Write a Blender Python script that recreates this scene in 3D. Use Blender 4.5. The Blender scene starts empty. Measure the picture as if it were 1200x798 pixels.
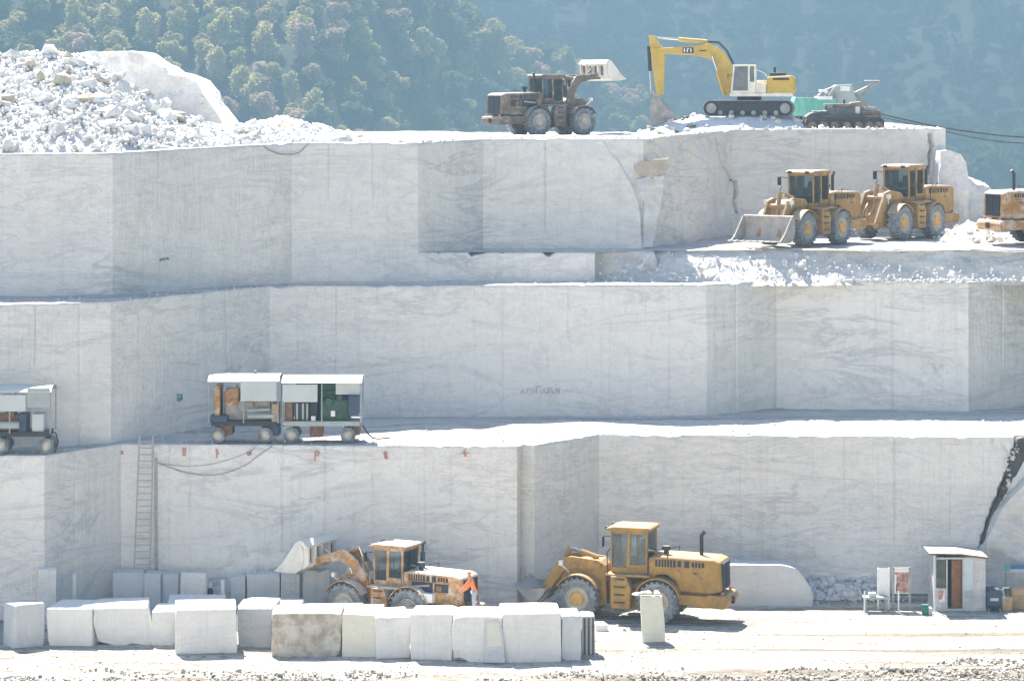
import bpy, bmesh, math, random
import numpy as np
from mathutils import Vector, Matrix, Euler

# ------------------------------------------------------------------ camera, sky, sun, exposure
SC = bpy.context.scene
COL = SC.collection
F = 3510.0            # focal length in pixels of the 1200 px wide photograph
CAM_Z = 23.0
HZ = 100.0            # image row of the horizon

cam_d = bpy.data.cameras.new("camera")
cam = bpy.data.objects.new("camera", cam_d)
COL.objects.link(cam)
cam.location = (0, 0, CAM_Z)
cam.rotation_euler = (math.radians(90), 0, 0)
cam_d.sensor_width = 36.0
cam_d.lens = F / 1200 * 36
cam_d.shift_y = -(399 - HZ) / 1200
cam_d.clip_start = 1.0
cam_d.clip_end = 6000
SC.camera = cam

SUN_EL, SUN_AZ = 54.0, -20.0     # behind the benches, to the left
world = bpy.data.worlds.new("World")
SC.world = world
world.use_nodes = True
wn = world.node_tree
wn.nodes.clear()
sky = wn.nodes.new("ShaderNodeTexSky")
sky.sky_type = 'NISHITA'
sky.sun_disc = False
sky.sun_elevation = math.radians(SUN_EL)
sky.sun_rotation = math.radians(SUN_AZ)
sky.air_density = 1.0
sky.dust_density = 1.0
sky.ozone_density = 1.0
bgn = wn.nodes.new("ShaderNodeBackground")
bgn.inputs['Strength'].default_value = 0.066
wo = wn.nodes.new("ShaderNodeOutputWorld")
wn.links.new(sky.outputs[0], bgn.inputs[0])
wn.links.new(bgn.outputs[0], wo.inputs[0])

sun_d = bpy.data.lights.new("sun", 'SUN')
sun_d.energy = 4.6
sun_d.angle = math.radians(0.5)
sun_d.color = (1.0, 0.93, 0.82)
sun = bpy.data.objects.new("sun", sun_d)
COL.objects.link(sun)
_e, _a = math.radians(SUN_EL), math.radians(SUN_AZ)
SUN_DIR = Vector((math.sin(_a) * math.cos(_e), math.cos(_a) * math.cos(_e), math.sin(_e)))
sun.rotation_euler = (-SUN_DIR).to_track_quat('-Z', 'Y').to_euler()
sun.location = (0, 200, 300)

SC.view_settings.view_transform = 'Standard'
SC.view_settings.look = 'None'
SC.view_settings.exposure = 2.12
SC.view_settings.gamma = 1.0
SC.cycles.max_bounces = 8
SC.cycles.diffuse_bounces = 5
SC.cycles.volume_bounces = 1
SC.cycles.use_denoising = True

R = random.Random(7)

# ------------------------------------------------------------------ numpy noise
_tab = np.random.RandomState(11).rand(512, 512)

def vnoise(x, y, seed=0):
    x = np.asarray(x, float) + seed * 17.31
    y = np.asarray(y, float) + seed * 9.77
    xi, yi = np.floor(x).astype(int), np.floor(y).astype(int)
    fx, fy = x - xi, y - yi
    fx, fy = fx * fx * (3 - 2 * fx), fy * fy * (3 - 2 * fy)
    a = _tab[xi % 512, yi % 512]; b = _tab[(xi + 1) % 512, yi % 512]
    c = _tab[xi % 512, (yi + 1) % 512]; d = _tab[(xi + 1) % 512, (yi + 1) % 512]
    return (a * (1 - fx) + b * fx) * (1 - fy) + (c * (1 - fx) + d * fx) * fy

def fbm(x, y, seed=0, oct=4):
    s, a, t = 0, 1.0, 0
    for i in range(oct):
        s = s + a * vnoise(np.asarray(x) * 2 ** i, np.asarray(y) * 2 ** i, seed + i * 3)
        t += a; a *= .5
    return s / t          # 0..1

# ------------------------------------------------------------------ materials
def nd(nt, t, **kw):
    n = nt.nodes.new(t)
    for k, v in kw.items():
        setattr(n, k, v)
    return n

def base_mat(name):
    m = bpy.data.materials.new(name)
    m.use_nodes = True
    nt = m.node_tree
    b = nt.nodes['Principled BSDF']
    return m, nt, b

def mixc(nt, fac, a, b, blend='MIX'):
    n = nd(nt, 'ShaderNodeMix', data_type='RGBA', blend_type=blend)
    for s, v in ((n.inputs[0], fac), (n.inputs[6], a), (n.inputs[7], b)):
        if hasattr(v, 'is_linked') or isinstance(v, bpy.types.NodeSocket):
            nt.links.new(v, s)
        elif isinstance(v, tuple):
            s.default_value = (*v[:3], 1)
        else:
            s.default_value = v
    return n.outputs[2]

def mathn(nt, op, a, b=None, clamp=False):
    n = nd(nt, 'ShaderNodeMath', operation=op, use_clamp=clamp)
    for s, v in ((n.inputs[0], a), (n.inputs[1], b)):
        if v is None: continue
        if isinstance(v, bpy.types.NodeSocket): nt.links.new(v, s)
        else: s.default_value = v
    return n.outputs[0]

def ramp(nt, fac, stops):
    n = nd(nt, 'ShaderNodeValToRGB')
    while len(n.color_ramp.elements) < len(stops):
        n.color_ramp.elements.new(.5)
    for e, (p, c) in zip(n.color_ramp.elements, stops):
        e.position = p
        e.color = (c, c, c, 1) if isinstance(c, (int, float)) else (*c, 1)
    nt.links.new(fac, n.inputs[0])
    return n.outputs[0]

def noise(nt, vec, scale, detail=4, rough=.55, dist=0.0):
    n = nd(nt, 'ShaderNodeTexNoise')
    n.inputs['Scale'].default_value = scale
    n.inputs['Detail'].default_value = detail
    n.inputs['Roughness'].default_value = rough
    n.inputs['Distortion'].default_value = dist
    if vec is not None: nt.links.new(vec, n.inputs['Vector'])
    return n.outputs[0]

def mapping(nt, src, scale=(1, 1, 1), rot=(0, 0, 0), loc=(0, 0, 0)):
    n = nd(nt, 'ShaderNodeMapping')
    n.inputs['Scale'].default_value = scale
    n.inputs['Rotation'].default_value = rot
    n.inputs['Location'].default_value = loc
    nt.links.new(src, n.inputs[0])
    return n.outputs[0]

def bump(nt, b, h, strength, dist):
    n = nd(nt, 'ShaderNodeBump')
    n.inputs['Strength'].default_value = strength
    n.inputs['Distance'].default_value = dist
    nt.links.new(h, n.inputs['Height'])
    nt.links.new(n.outputs[0], b.inputs['Normal'])

def mk(name, col, rough=.7, var=.18, scale=3.0, dust=0.0, dust_col=(.62, .60, .56), metallic=0.0, bmp=.15, spot=0.0):
    """painted / plain surface: tone variation, worn spots, pale stone dust lying on what faces up"""
    m, nt, b = base_mat(name)
    tc = nd(nt, 'ShaderNodeTexCoord').outputs['Object']
    n1 = noise(nt, tc, scale, 5, .6)
    lo = tuple(max(0, c * (1 - var)) for c in col); hi = tuple(min(1, c * (1 + var)) for c in col)
    c = mixc(nt, ramp(nt, n1, [(.3, 0), (.7, 1)]), lo, hi)
    n2 = noise(nt, tc, scale * 3.1, 6, .65)
    if spot > 0:
        c = mixc(nt, ramp(nt, n2, [(.60 - spot * .12, 0), (.70 - spot * .1, .75)]), c, (.16, .11, .08))
    if dust > 0:
        geo = nd(nt, 'ShaderNodeNewGeometry')
        sep = nd(nt, 'ShaderNodeSeparateXYZ')
        nt.links.new(geo.outputs['Normal'], sep.inputs[0])
        up = ramp(nt, sep.outputs[2], [(.15, 0), (.75, 1)])
        patch = ramp(nt, noise(nt, tc, scale * 1.3, 6, .7), [(.62 - .25 * dust, 0), (.80 - .2 * dust, 1)])
        f = mathn(nt, 'ADD', mathn(nt, 'MULTIPLY', up, min(1, dust * 1.1)), mathn(nt, 'MULTIPLY', patch, min(.85, dust)), True)
        c = mixc(nt, f, c, dust_col)
    nt.links.new(c, b.inputs['Base Color'])
    b.inputs['Roughness'].default_value = rough
    b.inputs['Metallic'].default_value = metallic
    if bmp > 0: bump(nt, b, n2, bmp, .02)
    return m

def marble_mat(name, tone=(.84, .81, .765), vein=.46, brown=0.0, sub=1.0, warm=(.70, .66, .58)):
    m, nt, b = base_mat(name)
    pos = nd(nt, 'ShaderNodeNewGeometry').outputs['Position']
    # strata: long wavy bands, sloping a little, warped by noise
    mp = mapping(nt, pos, (.10, .10, .42), (0, math.radians(15), 0))
    warp = noise(nt, mapping(nt, pos, (.16, .16, .16)), 1.0, 3, .5)
    wv = nd(nt, 'ShaderNodeTexNoise'); wv.inputs['Scale'].default_value = 1.6
    wv.inputs['Detail'].default_value = 9; wv.inputs['Roughness'].default_value = .62
    wv.inputs['Distortion'].default_value = .9
    nt.links.new(mp, wv.inputs['Vector'])
    # thin veins = narrow band of that noise
    v1 = ramp(nt, wv.outputs[0], [(.455, 0), (.487, 1), (.50, .55), (.535, 0)])
    v3 = ramp(nt, noise(nt, mapping(nt, pos, (.24, .24, 1.25), (0, math.radians(18), 0), (5, 2, 9)), 1.7, 9, .68, .7), [(.455, 0), (.488, 1), (.52, 0)])
    v2 = ramp(nt, noise(nt, mapping(nt, pos, (.35, .35, .75), (0, math.radians(-24), 0)), 1.1, 8, .66, 1.1), [(.47, 0), (.497, .8), (.52, 0)])
    cloud = ramp(nt, wv.outputs[0], [(.28, 1), (.62, 0)])
    fine = noise(nt, pos, 5.5, 6, .7)
    c = mixc(nt, mathn(nt, 'MULTIPLY', cloud, .42 * sub), tone, tuple(t * k for t, k in zip(tone, (.84, .865, .895))))
    c = mixc(nt, mathn(nt, 'MULTIPLY', mathn(nt, 'MULTIPLY', v1, ramp(nt, warp, [(.38, .15), (.62, 1)])), vein), c, (.33, .335, .35))
    c = mixc(nt, mathn(nt, 'MULTIPLY', v2, vein * .55), c, (.36, .36, .36))
    c = mixc(nt, mathn(nt, 'MULTIPLY', mathn(nt, 'MULTIPLY', v3, ramp(nt, noise(nt, mapping(nt, pos, (.07, .07, .13), (0, 0, 0), (3, 1, 4)), 1.0, 3, .5), [(.42, .12), (.62, 1)])), vein * .8), c, (.40, .395, .385))
    pit = noise(nt, pos, 13.0, 3, .75)
    c = mixc(nt, mathn(nt, 'MULTIPLY', ramp(nt, pit, [(.60, 0), (.68, 1)]), .34), c, (.42, .415, .41))
    mot = noise(nt, pos, 1.9, 6, .7)
    c = mixc(nt, mathn(nt, 'MULTIPLY', ramp(nt, mot, [(.48, 0), (.68, 1)]), .22), c, (.60, .585, .56))
    # warm dusty washes and stains running down
    st = noise(nt, mapping(nt, pos, (.9, .9, .05)), 1.0, 5, .6)
    c = mixc(nt, mathn(nt, 'MULTIPLY', ramp(nt, st, [(.55, 0), (.75, 1)]), .30), c, warm)
    st2 = noise(nt, mapping(nt, pos, (3.2, 3.2, .10), (0, 0, 0), (31, 7, 3)), 1.0, 4, .6)
    c = mixc(nt, mathn(nt, 'MULTIPLY', ramp(nt, st2, [(.56, 0), (.74, 1)]), .22), c, (.47, .46, .45))
    c = mixc(nt, mathn(nt, 'MULTIPLY', ramp(nt, fine, [(.52, 0), (.75, 1)]), .20), c, (.56, .555, .55))
    if brown > 0:
        bn = noise(nt, pos, 1.5, 7, .72)
        c = mixc(nt, mathn(nt, 'MULTIPLY', ramp(nt, bn, [(.42, 0), (.60, 1)]), brown), c, (.30, .225, .15))
    nt.links.new(c, b.inputs['Base Color'])
    b.inputs['Roughness'].default_value = .85
    b.inputs['Specular IOR Level'].default_value = .2
    hgt = mathn(nt, 'ADD', noise(nt, pos, 2.2, 8, .68), mathn(nt, 'MULTIPLY', noise(nt, mapping(nt, pos, (7, 7, .6)), 1.0, 3, .6), .5))
    bump(nt, b, hgt, .85, .12)
    return m

def floor_mat(name, tone=(.68, .665, .635), dirt=.5, dirtcol=(.42, .38, .33), mid=(.55, .50, .42), pebc=(.40, .385, .37), mud=False):
    m, nt, b = base_mat(name)
    pos = nd(nt, 'ShaderNodeNewGeometry').outputs['Position']
    tracks = noise(nt, mapping(nt, pos, (.045, .85, 1), (0, 0, math.radians(3))), 1.0, 7, .62, .5)
    patch = noise(nt, mapping(nt, pos, (.16, .40, 1)), 1.0, 6, .62, .3)
    peb = noise(nt, mapping(nt, pos, (2.2, 4.0, 1)), 1.0, 6, .75)
    c = mixc(nt, mathn(nt, 'MULTIPLY', ramp(nt, tracks, [(.46, 0), (.62, 1)]), dirt), tone, dirtcol)
    c = mixc(nt, mathn(nt, 'MULTIPLY', ramp(nt, patch, [(.47, 0), (.66, 1)]), dirt * .8), c, mid)
    c = mixc(nt, mathn(nt, 'MULTIPLY', ramp(nt, peb, [(.50, 0), (.62, 1)]), dirt * .9), c, pebc)
    if mud:                 # churned brown ground along the near edge of the floor, widest on the right
        sp = nd(nt, 'ShaderNodeSeparateXYZ'); nt.links.new(pos, sp.inputs[0])
        e = mathn(nt, 'ADD', mathn(nt, 'MULTIPLY', mathn(nt, 'SUBTRACT', 117.2, sp.outputs[1]), .42), mathn(nt, 'MULTIPLY', sp.outputs[0], .034))
        mn = noise(nt, mapping(nt, pos, (.30, .75, 1)), 1.0, 8, .7, .4)
        e = mathn(nt, 'ADD', e, mathn(nt, 'MULTIPLY', mathn(nt, 'SUBTRACT', mn, .5), 5.0))
        c = mixc(nt, mathn(nt, 'MULTIPLY', ramp(nt, e, [(.0, 0), (.55, .6), (1, .9)]), ramp(nt, noise(nt, mapping(nt, pos, (1.1, 2.4, 1)), 1.0, 6, .7), [(.36, .25), (.6, 1)])), c, (.15, .125, .10))
    nt.links.new(c, b.inputs['Base Color'])
    b.inputs['Roughness'].default_value = .95
    b.inputs['Specular IOR Level'].default_value = .1
    bump(nt, b, mathn(nt, 'ADD', peb, tracks), .5, .08)
    return m

def glass_mat(name, col=(.03, .045, .06)):
    m, nt, b = base_mat(name)
    tc = nd(nt, 'ShaderNodeTexCoord').outputs['Object']
    n1 = noise(nt, tc, 2.5, 4, .6)
    c = mixc(nt, ramp(nt, n1, [(.35, 0), (.75, .5)]), col, (.22, .23, .23))
    nt.links.new(c, b.inputs['Base Color'])
    b.inputs['Roughness'].default_value = .12
    return m

def clear_glass_mat(name):
    m, nt, b = base_mat(name)
    tr = nd(nt, 'ShaderNodeBsdfTransparent'); tr.inputs[0].default_value = (.72, .80, .82, 1)
    gl = nd(nt, 'ShaderNodeBsdfGlossy'); gl.inputs['Roughness'].default_value = .06
    df = nd(nt, 'ShaderNodeBsdfDiffuse'); df.inputs[0].default_value = (.45, .47, .47, 1)
    fr = nd(nt, 'ShaderNodeFresnel'); fr.inputs[0].default_value = 1.5
    tc = nd(nt, 'ShaderNodeTexCoord').outputs['Object']
    a = nd(nt, 'ShaderNodeMixShader'); nt.links.new(fr.outputs[0], a.inputs[0])
    nt.links.new(tr.outputs[0], a.inputs[1]); nt.links.new(gl.outputs[0], a.inputs[2])
    c = nd(nt, 'ShaderNodeMixShader'); nt.links.new(ramp(nt, noise(nt, tc, 3, 4, .6), [(.3, .01), (.8, .10)]), c.inputs[0])
    nt.links.new(a.outputs[0], c.inputs[1]); nt.links.new(df.outputs[0], c.inputs[2])
    nt.links.new(c.outputs[0], nt.nodes['Material Output'].inputs[0])
    return m

def leaf_mat(name, c0, c1):
    m, nt, b = base_mat(name)
    oi = nd(nt, 'ShaderNodeObjectInfo')
    pos = nd(nt, 'ShaderNodeNewGeometry').outputs['Position']
    n1 = noise(nt, pos, .55, 3, .6)
    f = mathn(nt, 'ADD', mathn(nt, 'MULTIPLY', oi.outputs['Random'], .6), mathn(nt, 'MULTIPLY', n1, .5), True)
    c = mixc(nt, f, c0, c1)
    df = nd(nt, 'ShaderNodeBsdfDiffuse'); nt.links.new(c, df.inputs[0])
    tl = nd(nt, 'ShaderNodeBsdfTranslucent'); nt.links.new(c, tl.inputs[0])
    mx = nd(nt, 'ShaderNodeMixShader'); mx.inputs[0].default_value = .45
    nt.links.new(df.outputs[0], mx.inputs[1]); nt.links.new(tl.outputs[0], mx.inputs[2])
    nt.links.new(mx.outputs[0], nt.nodes['Material Output'].inputs[0])
    return m

M = {}
M['marble'] = marble_mat("bench_marble")
M['marble_rough'] = marble_mat("broken_marble", (.72, .71, .69), .35, brown=.18)
M['block'] = marble_mat("cut_marble", (.80, .785, .75), .16, sub=.5)
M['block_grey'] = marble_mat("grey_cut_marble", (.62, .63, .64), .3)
M['block_brown'] = marble_mat("stained_marble", (.62, .58, .50), .3, brown=.75)
M['block_cream'] = marble_mat("cream_marble", (.76, .74, .62), .15, sub=.4)
M['rock'] = marble_mat("rubble_marble", (.76, .755, .75), .25)
M['rock_tan'] = marble_mat("tan_rubble", (.56, .49, .38), .25, brown=.3)
M['rock_dark'] = mk("dark_rock", (.095, .085, .075), .95, .5, 1.5, dust=.12)
M['gravel'] = mk("grey_gravel", (.33, .295, .25), .95, .5, .8, dust=.15)
M['floor'] = floor_mat("quarry_floor_dust", (.50, .485, .455), dirt=.95, dirtcol=(.17, .148, .12), mid=(.26, .22, .17), pebc=(.13, .12, .11), mud=True)
M['bounce'] = floor_mat("bounce_slope_pale", (.72, .70, .67), .3)  # kept pale so the added slope still bounces strongly
M['terrace'] = floor_mat("terrace_dust", (.62, .61, .59), .55, (.26, .24, .22), (.38, .35, .31), (.2, .19, .18))
M['earth'] = mk("valley_earth", (.16, .14, .09), .95, .3, .05)
M['slope'] = mk("wooded_slope", (.04, .05, .025), .95, .3, .2)
M['tyre'] = mk("dusty_tyre", (.15, .16, .17), .9, .3, 4, dust=.68, dust_col=(.40, .42, .44))
M['tyre_dark'] = mk("dark_tyre", (.035, .037, .04), .85, .3, 4, dust=.18)
M['yellow'] = mk("loader_yellow", (.36, .195, .026), .55, .24, 1.6, dust=.18, spot=.5)
M['tan'] = mk("dusty_loader_yellow", (.36, .21, .062), .65, .22, 1.6, dust=.34, spot=.25)
M['orange'] = mk("worn_orange_yellow", (.40, .185, .03), .6, .25, 1.8, dust=.68, spot=.6)
M['brown'] = mk("brown_machine_paint", (.15, .115, .09), .75, .35, 1.8, dust=.40, spot=.3)
M['exyellow'] = mk("excavator_yellow", (.50, .33, .04), .5, .12, 1.5, dust=.15, spot=.05)
M['rim'] = mk("yellow_rim", (.62, .34, .07), .6, .2, 4, dust=.22)
M['rim_pale'] = mk("dust_covered_rim", (.46, .42, .37), .8, .25, 4, dust=.55)
M['rim_dusty'] = mk("dusty_pale_rim", (.50, .44, .34), .8, .2, 4, dust=.45)
M['black'] = mk("black_metal", (.025, .026, .03), .6, .4, 4, dust=.12)
M['grille'] = mk("grille_black", (.018, .022, .035), .6, .3, 4)
M['steel'] = mk("worn_steel", (.30, .285, .265), .6, .3, 2, dust=.35)
M['bucket_grey'] = mk("grey_bucket_steel", (.36, .335, .31), .7, .25, 1.5, dust=.35)
M['bucket_white'] = mk("dust_white_bucket", (.66, .63, .57), .85, .22, 1.6, dust=.75, dust_col=(.74, .72, .68))
M['chrome'] = mk("cylinder_rod", (.55, .55, .55), .25, .05, 4, metallic=.9, bmp=0)
M['white'] = mk("white_paint", (.76, .77, .76), .55, .1, 2, dust=.12)
M['cream'] = mk("cream_paint", (.70, .66, .55), .6, .15, 2, dust=.2)
M['hut'] = mk("weathered_hut_paint", (.50, .51, .505), .7, .2, 2.5, dust=.15, spot=.15)
M['sheet'] = mk("pale_sheet_metal", (.50, .54, .535), .5, .08, 1.6, dust=.12)
M['sheet_grey'] = mk("grey_sheet_metal", (.34, .385, .38), .5, .12, 1.6)
M['green'] = mk("green_engine_paint", (.03, .085, .06), .6, .4, 5, dust=.1)
M['navy'] = mk("navy_panel", (.03, .055, .10), .55, .25, 2)
M['teal'] = mk("teal_paint", (.13, .42, .36), .6, .15, 1.2, dust=.3)
M['teal_dark'] = mk("dark_teal_plastic", (.015, .16, .14), .5, .1, 3)
M['rust'] = mk("rusty_iron", (.22, .12, .07), .9, .35, 4, dust=.2)
M['wood'] = mk("brown_door_wood", (.24, .10, .035), .7, .25, 3)
M['wood_pale'] = mk("pale_wood", (.42, .30, .17), .8, .25, 3, dust=.2)
M['glass'] = glass_mat("dark_cab_glass")
M['glass_clear'] = clear_glass_mat("dusty_clear_glass")
M['pane_blue'] = mk("pale_blue_pane", (.48, .56, .60), .3, .1, 3, bmp=0)
M['red'] = mk("red_marking_paint", (.52, .24, .20), .8, .3, 14, dust=0)
M['greenmark'] = mk("green_marking_paint", (.12, .30, .27), .8, .2, 14)
M['greymark'] = mk("grey_marking_paint", (.46, .44, .46), .8, .2, 14)
M['blue'] = mk("blue_paint", (.05, .16, .42), .6, .2, 3)
M['cable'] = mk("black_cable", (.06, .05, .06), .7, .2, 4, bmp=0)
M['ladder'] = mk("ladder_metal", (.42, .40, .38), .6, .15, 4)
M['cable_grey'] = mk("grey_cable", (.36, .33, .34), .7, .2, 4, bmp=0)
M['skin'] = mk("skin", (.42, .24, .16), .6, .08, 9, bmp=0)
M['hivis'] = mk("orange_work_jacket", (.78, .22, .07), .8, .1, 6)
M['trouser'] = mk("pale_blue_work_trousers", (.30, .36, .42), .85, .12, 6)
M['boot'] = mk("yellow_boots", (.66, .40, .07), .7, .1, 6)
M['darkcloth'] = mk("dark_work_clothes", (.035, .035, .03), .85, .2, 6)
M['olivecloth'] = mk("olive_vest", (.20, .19, .09), .85, .2, 6)
M['helmet'] = mk("pale_helmet", (.74, .60, .54), .4, .05, 6)
M['bark'] = mk("bark", (.12, .09, .07), .95, .3, 3)
M['leaf_yellow'] = leaf_mat("yellow_green_leaves", (.50, .46, .18), (.72, .65, .34))
M['leaf_green'] = leaf_mat("dull_green_leaves", (.13, .19, .08), (.30, .33, .15))
M['leaf_pink'] = leaf_mat("russet_leaves", (.52, .39, .25), (.72, .56, .43))
M['leaf_far'] = leaf_mat("far_wood_leaves", (.08, .11, .05), (.17, .17, .08))

# ------------------------------------------------------------------ mesh helpers
def link_mesh(name, me, mat=None, parent=None, loc=None, smooth=False):
    if mat is not None:
        for mm in (mat if isinstance(mat, (list, tuple)) else [mat]):
            me.materials.append(mm)
    if smooth:
        me.polygons.foreach_set('use_smooth', [True] * len(me.polygons))
    o = bpy.data.objects.new(name, me)
    COL.objects.link(o)
    if parent is not None: o.parent = parent
    if loc is not None: o.location = loc
    return o

class MB:
    """collects simple solids and makes ONE mesh object of them"""
    def __init__(s): s.v, s.f = [], []
    def add(s, vs, fs, m=None):
        n = len(s.v)
        s.v += [tuple(m @ Vector(p)) for p in vs] if m is not None else [tuple(p) for p in vs]
        s.f += [tuple(i + n for i in q) for q in fs]
        return s
    def box(s, x0, x1, y0, y1, z0, z1, m=None, taper=None):
        vs = [(x0, y0, z0), (x1, y0, z0), (x1, y1, z0), (x0, y1, z0), (x0, y0, z1), (x1, y0, z1), (x1, y1, z1), (x0, y1, z1)]
        return s.add(vs, [(3, 2, 1, 0), (4, 5, 6, 7), (0, 1, 5, 4), (1, 2, 6, 5), (2, 3, 7, 6), (3, 0, 4, 7)], m)
    def prism(s, prof, y0, y1, m=None):
        """profile in x,z (anticlockwise or not), extruded along y"""
        a = sum(prof[i][0] * prof[(i + 1) % len(prof)][1] - prof[(i + 1) % len(prof)][0] * prof[i][1] for i in range(len(prof)))
        if a < 0: prof = prof[::-1]
        n = len(prof)
        vs = [(x, y0, z) for x, z in prof] + [(x, y1, z) for x, z in prof]
        fs = [tuple(range(n)), tuple(range(2 * n - 1, n - 1, -1))]
        for i in range(n):
            j = (i + 1) % n
            fs.append((j, i, i + n, j + n))
        return s.add(vs, fs, m)
    def tube(s, p0, p1, r, n=8, r1=None, m=None):
        p0, p1 = Vector(p0), Vector(p1); r1 = r if r1 is None else r1
        d = (p1 - p0)
        if d.length < 1e-6: return s
        q = d.to_track_quat('Z', 'Y')
        vs = []
        for p, rr in ((p0, r), (p1, r1)):
            for i in range(n):
                a = 2 * math.pi * i / n
                vs.append(p + q @ Vector((rr * math.cos(a), rr * math.sin(a), 0)))
        fs = [tuple(range(n - 1, -1, -1)), tuple(range(n, 2 * n))]
        for i in range(n):
            j = (i + 1) % n
            fs.append((i, j, j + n, i + n))
        return s.add(vs, fs, m)
    def path(s, pts, r, n=6):
        for a, b in zip(pts[:-1], pts[1:]): s.tube(a, b, r, n)
        return s
    def lathe(s, prof, n=28, c=(0, 0, 0), m=None):
        """profile of (radius, y) turned about the y axis, closed loop"""
        k = len(prof); vs, fs = [], []
        for i in range(n):
            a = 2 * math.pi * i / n
            for r, y in prof:
                vs.append((c[0] + r * math.cos(a), c[1] + y, c[2] + r * math.sin(a)))
        for i in range(n):
            i2 = (i + 1) % n
            for j in range(k - 1):
                fs.append((i * k + j, i * k + j + 1, i2 * k + j + 1, i2 * k + j))
        return s.add(vs, fs, m)
    def build(s, name, mat, parent=None, loc=None, bevel=0.0, smooth=False):
        me = bpy.data.meshes.new(name)
        me.from_pydata(s.v, [], s.f)
        bm = bmesh.new(); bm.from_mesh(me)
        if bevel > 0:
            es = [e for e in bm.edges if len(e.link_faces) == 2 and e.calc_face_angle(0) > .5]
            bmesh.ops.bevel(bm, geom=es, offset=bevel, segments=1, affect='EDGES', clamp_overlap=True)
        bmesh.ops.recalc_face_normals(bm, faces=bm.faces)
        bm.to_mesh(me); bm.free(); me.update()
        return link_mesh(name, me, mat, parent, loc, smooth)

def tag(o, label=None, cat=None, group=None, kind=None):
    if label: o['label'] = label
    if cat: o['category'] = cat
    if group: o['group'] = group
    if kind: o['kind'] = kind
    return o

def thing(name, label, cat, loc=(0, 0, 0), rz=0.0, group=None):
    o = bpy.data.objects.new(name, None)
    COL.objects.link(o)
    o.location = loc; o.rotation_euler = (0, 0, rz)
    o.empty_display_size = .3
    return tag(o, label, cat, group)

def dup(o, parent=None):
    c = o.copy(); COL.objects.link(c)
    if parent is not None: c.parent = parent
    for ch in list(o.children): dup(ch, c)
    return c

def wx(px, d): return (px - 600) * d / F          # world x of an image column at depth d
def wz(py, d): return CAM_Z - (py - HZ) * d / F   # world z of an image row at depth d
def dg(py, z): return F * (CAM_Z - z) / (py - HZ) # depth at which height z shows at row py

def grid_mesh(name, X, Y, Z, mat, parent=None, smooth=True, mats=None, flip=False):
    """X,Y,Z arrays (rows, cols) -> one sheet"""
    r, c = X.shape
    me = bpy.data.meshes.new(name)
    nv = r * c
    me.vertices.add(nv)
    me.vertices.foreach_set('co', np.stack([X, Y, Z], -1).reshape(-1).astype(np.float32))
    idx = np.arange(nv).reshape(r, c)
    q = np.stack([idx[:-1, :-1], idx[:-1, 1:], idx[1:, 1:], idx[1:, :-1]], -1).reshape(-1, 4)
    if flip: q = q[:, ::-1]
    nf = len(q)
    me.loops.add(nf * 4); me.polygons.add(nf)
    me.loops.foreach_set('vertex_index', q.reshape(-1).astype(np.int32))
    me.polygons.foreach_set('loop_start', np.arange(0, nf * 4, 4, dtype=np.int32))
    me.polygons.foreach_set('loop_total', np.full(nf, 4, dtype=np.int32))
    if mats is not None: me.polygons.foreach_set('material_index', mats.reshape(-1).astype(np.int32))
    me.update(calc_edges=True); me.validate()
    return link_mesh(name, me, mat, parent, smooth=smooth)

def tri_soup(name, V, Fc, mat, parent=None, smooth=False):
    me = bpy.data.meshes.new(name)
    V = np.asarray(V, np.float32); Fc = np.asarray(Fc, np.int32)
    k = Fc.shape[1]
    me.vertices.add(len(V)); me.vertices.foreach_set('co', V.reshape(-1))
    me.loops.add(len(Fc) * k); me.polygons.add(len(Fc))
    me.loops.foreach_set('vertex_index', Fc.reshape(-1))
    me.polygons.foreach_set('loop_start', np.arange(0, len(Fc) * k, k, dtype=np.int32))
    me.polygons.foreach_set('loop_total', np.full(len(Fc), k, dtype=np.int32))
    me.update(calc_edges=True); me.validate()
    return link_mesh(name, me, mat, parent, smooth=smooth)

def rock_mesh(seed, n=13, flat=.75):
    rr = random.Random(seed)
    bm = bmesh.new()
    for i in range(n):
        v = Vector((rr.gauss(0, 1), rr.gauss(0, 1), rr.gauss(0, 1))).normalized() * rr.uniform(.75, 1.05)
        bm.verts.new((v.x * rr.uniform(.9, 1.1) * .5, v.y * .5, v.z * .5 * flat))
    bmesh.ops.convex_hull(bm, input=bm.verts)
    bmesh.ops.delete(bm, geom=[v for v in bm.verts if not v.link_faces], context='VERTS')
    bmesh.ops.recalc_face_normals(bm, faces=bm.faces)
    me = bpy.data.meshes.new("rock"); bm.to_mesh(me); bm.free()
    return me

ROCKS = [rock_mesh(100 + i, R.choice((11, 13, 16)), R.choice((.6, .75, .9))) for i in range(14)]
ROCK_NP = []
for me in ROCKS:
    v = np.zeros(len(me.vertices) * 3); me.vertices.foreach_get('co', v)
    ROCK_NP.append((v.reshape(-1, 3), np.array([list(p.vertices) for p in me.polygons])))

def rock_soup(name, places, mat, parent=None):
    """many small stones as ONE mesh; places = (x,y,z,size)"""
    V, Fc, n = [], [], 0
    rs = np.random.RandomState(5)
    for (x, y, z, s) in places:
        v, f = ROCK_NP[rs.randint(len(ROCK_NP))]
        e = Euler(rs.rand(3) * 6.28).to_matrix()
        vv = (v * s) @ np.array(e).T + (x, y, z)
        V.append(vv); Fc.append(f + n); n += len(v)
    o = tri_soup(name, np.concatenate(V), np.concatenate(Fc), mat, parent)
    return tag(o, kind='stuff')

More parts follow.
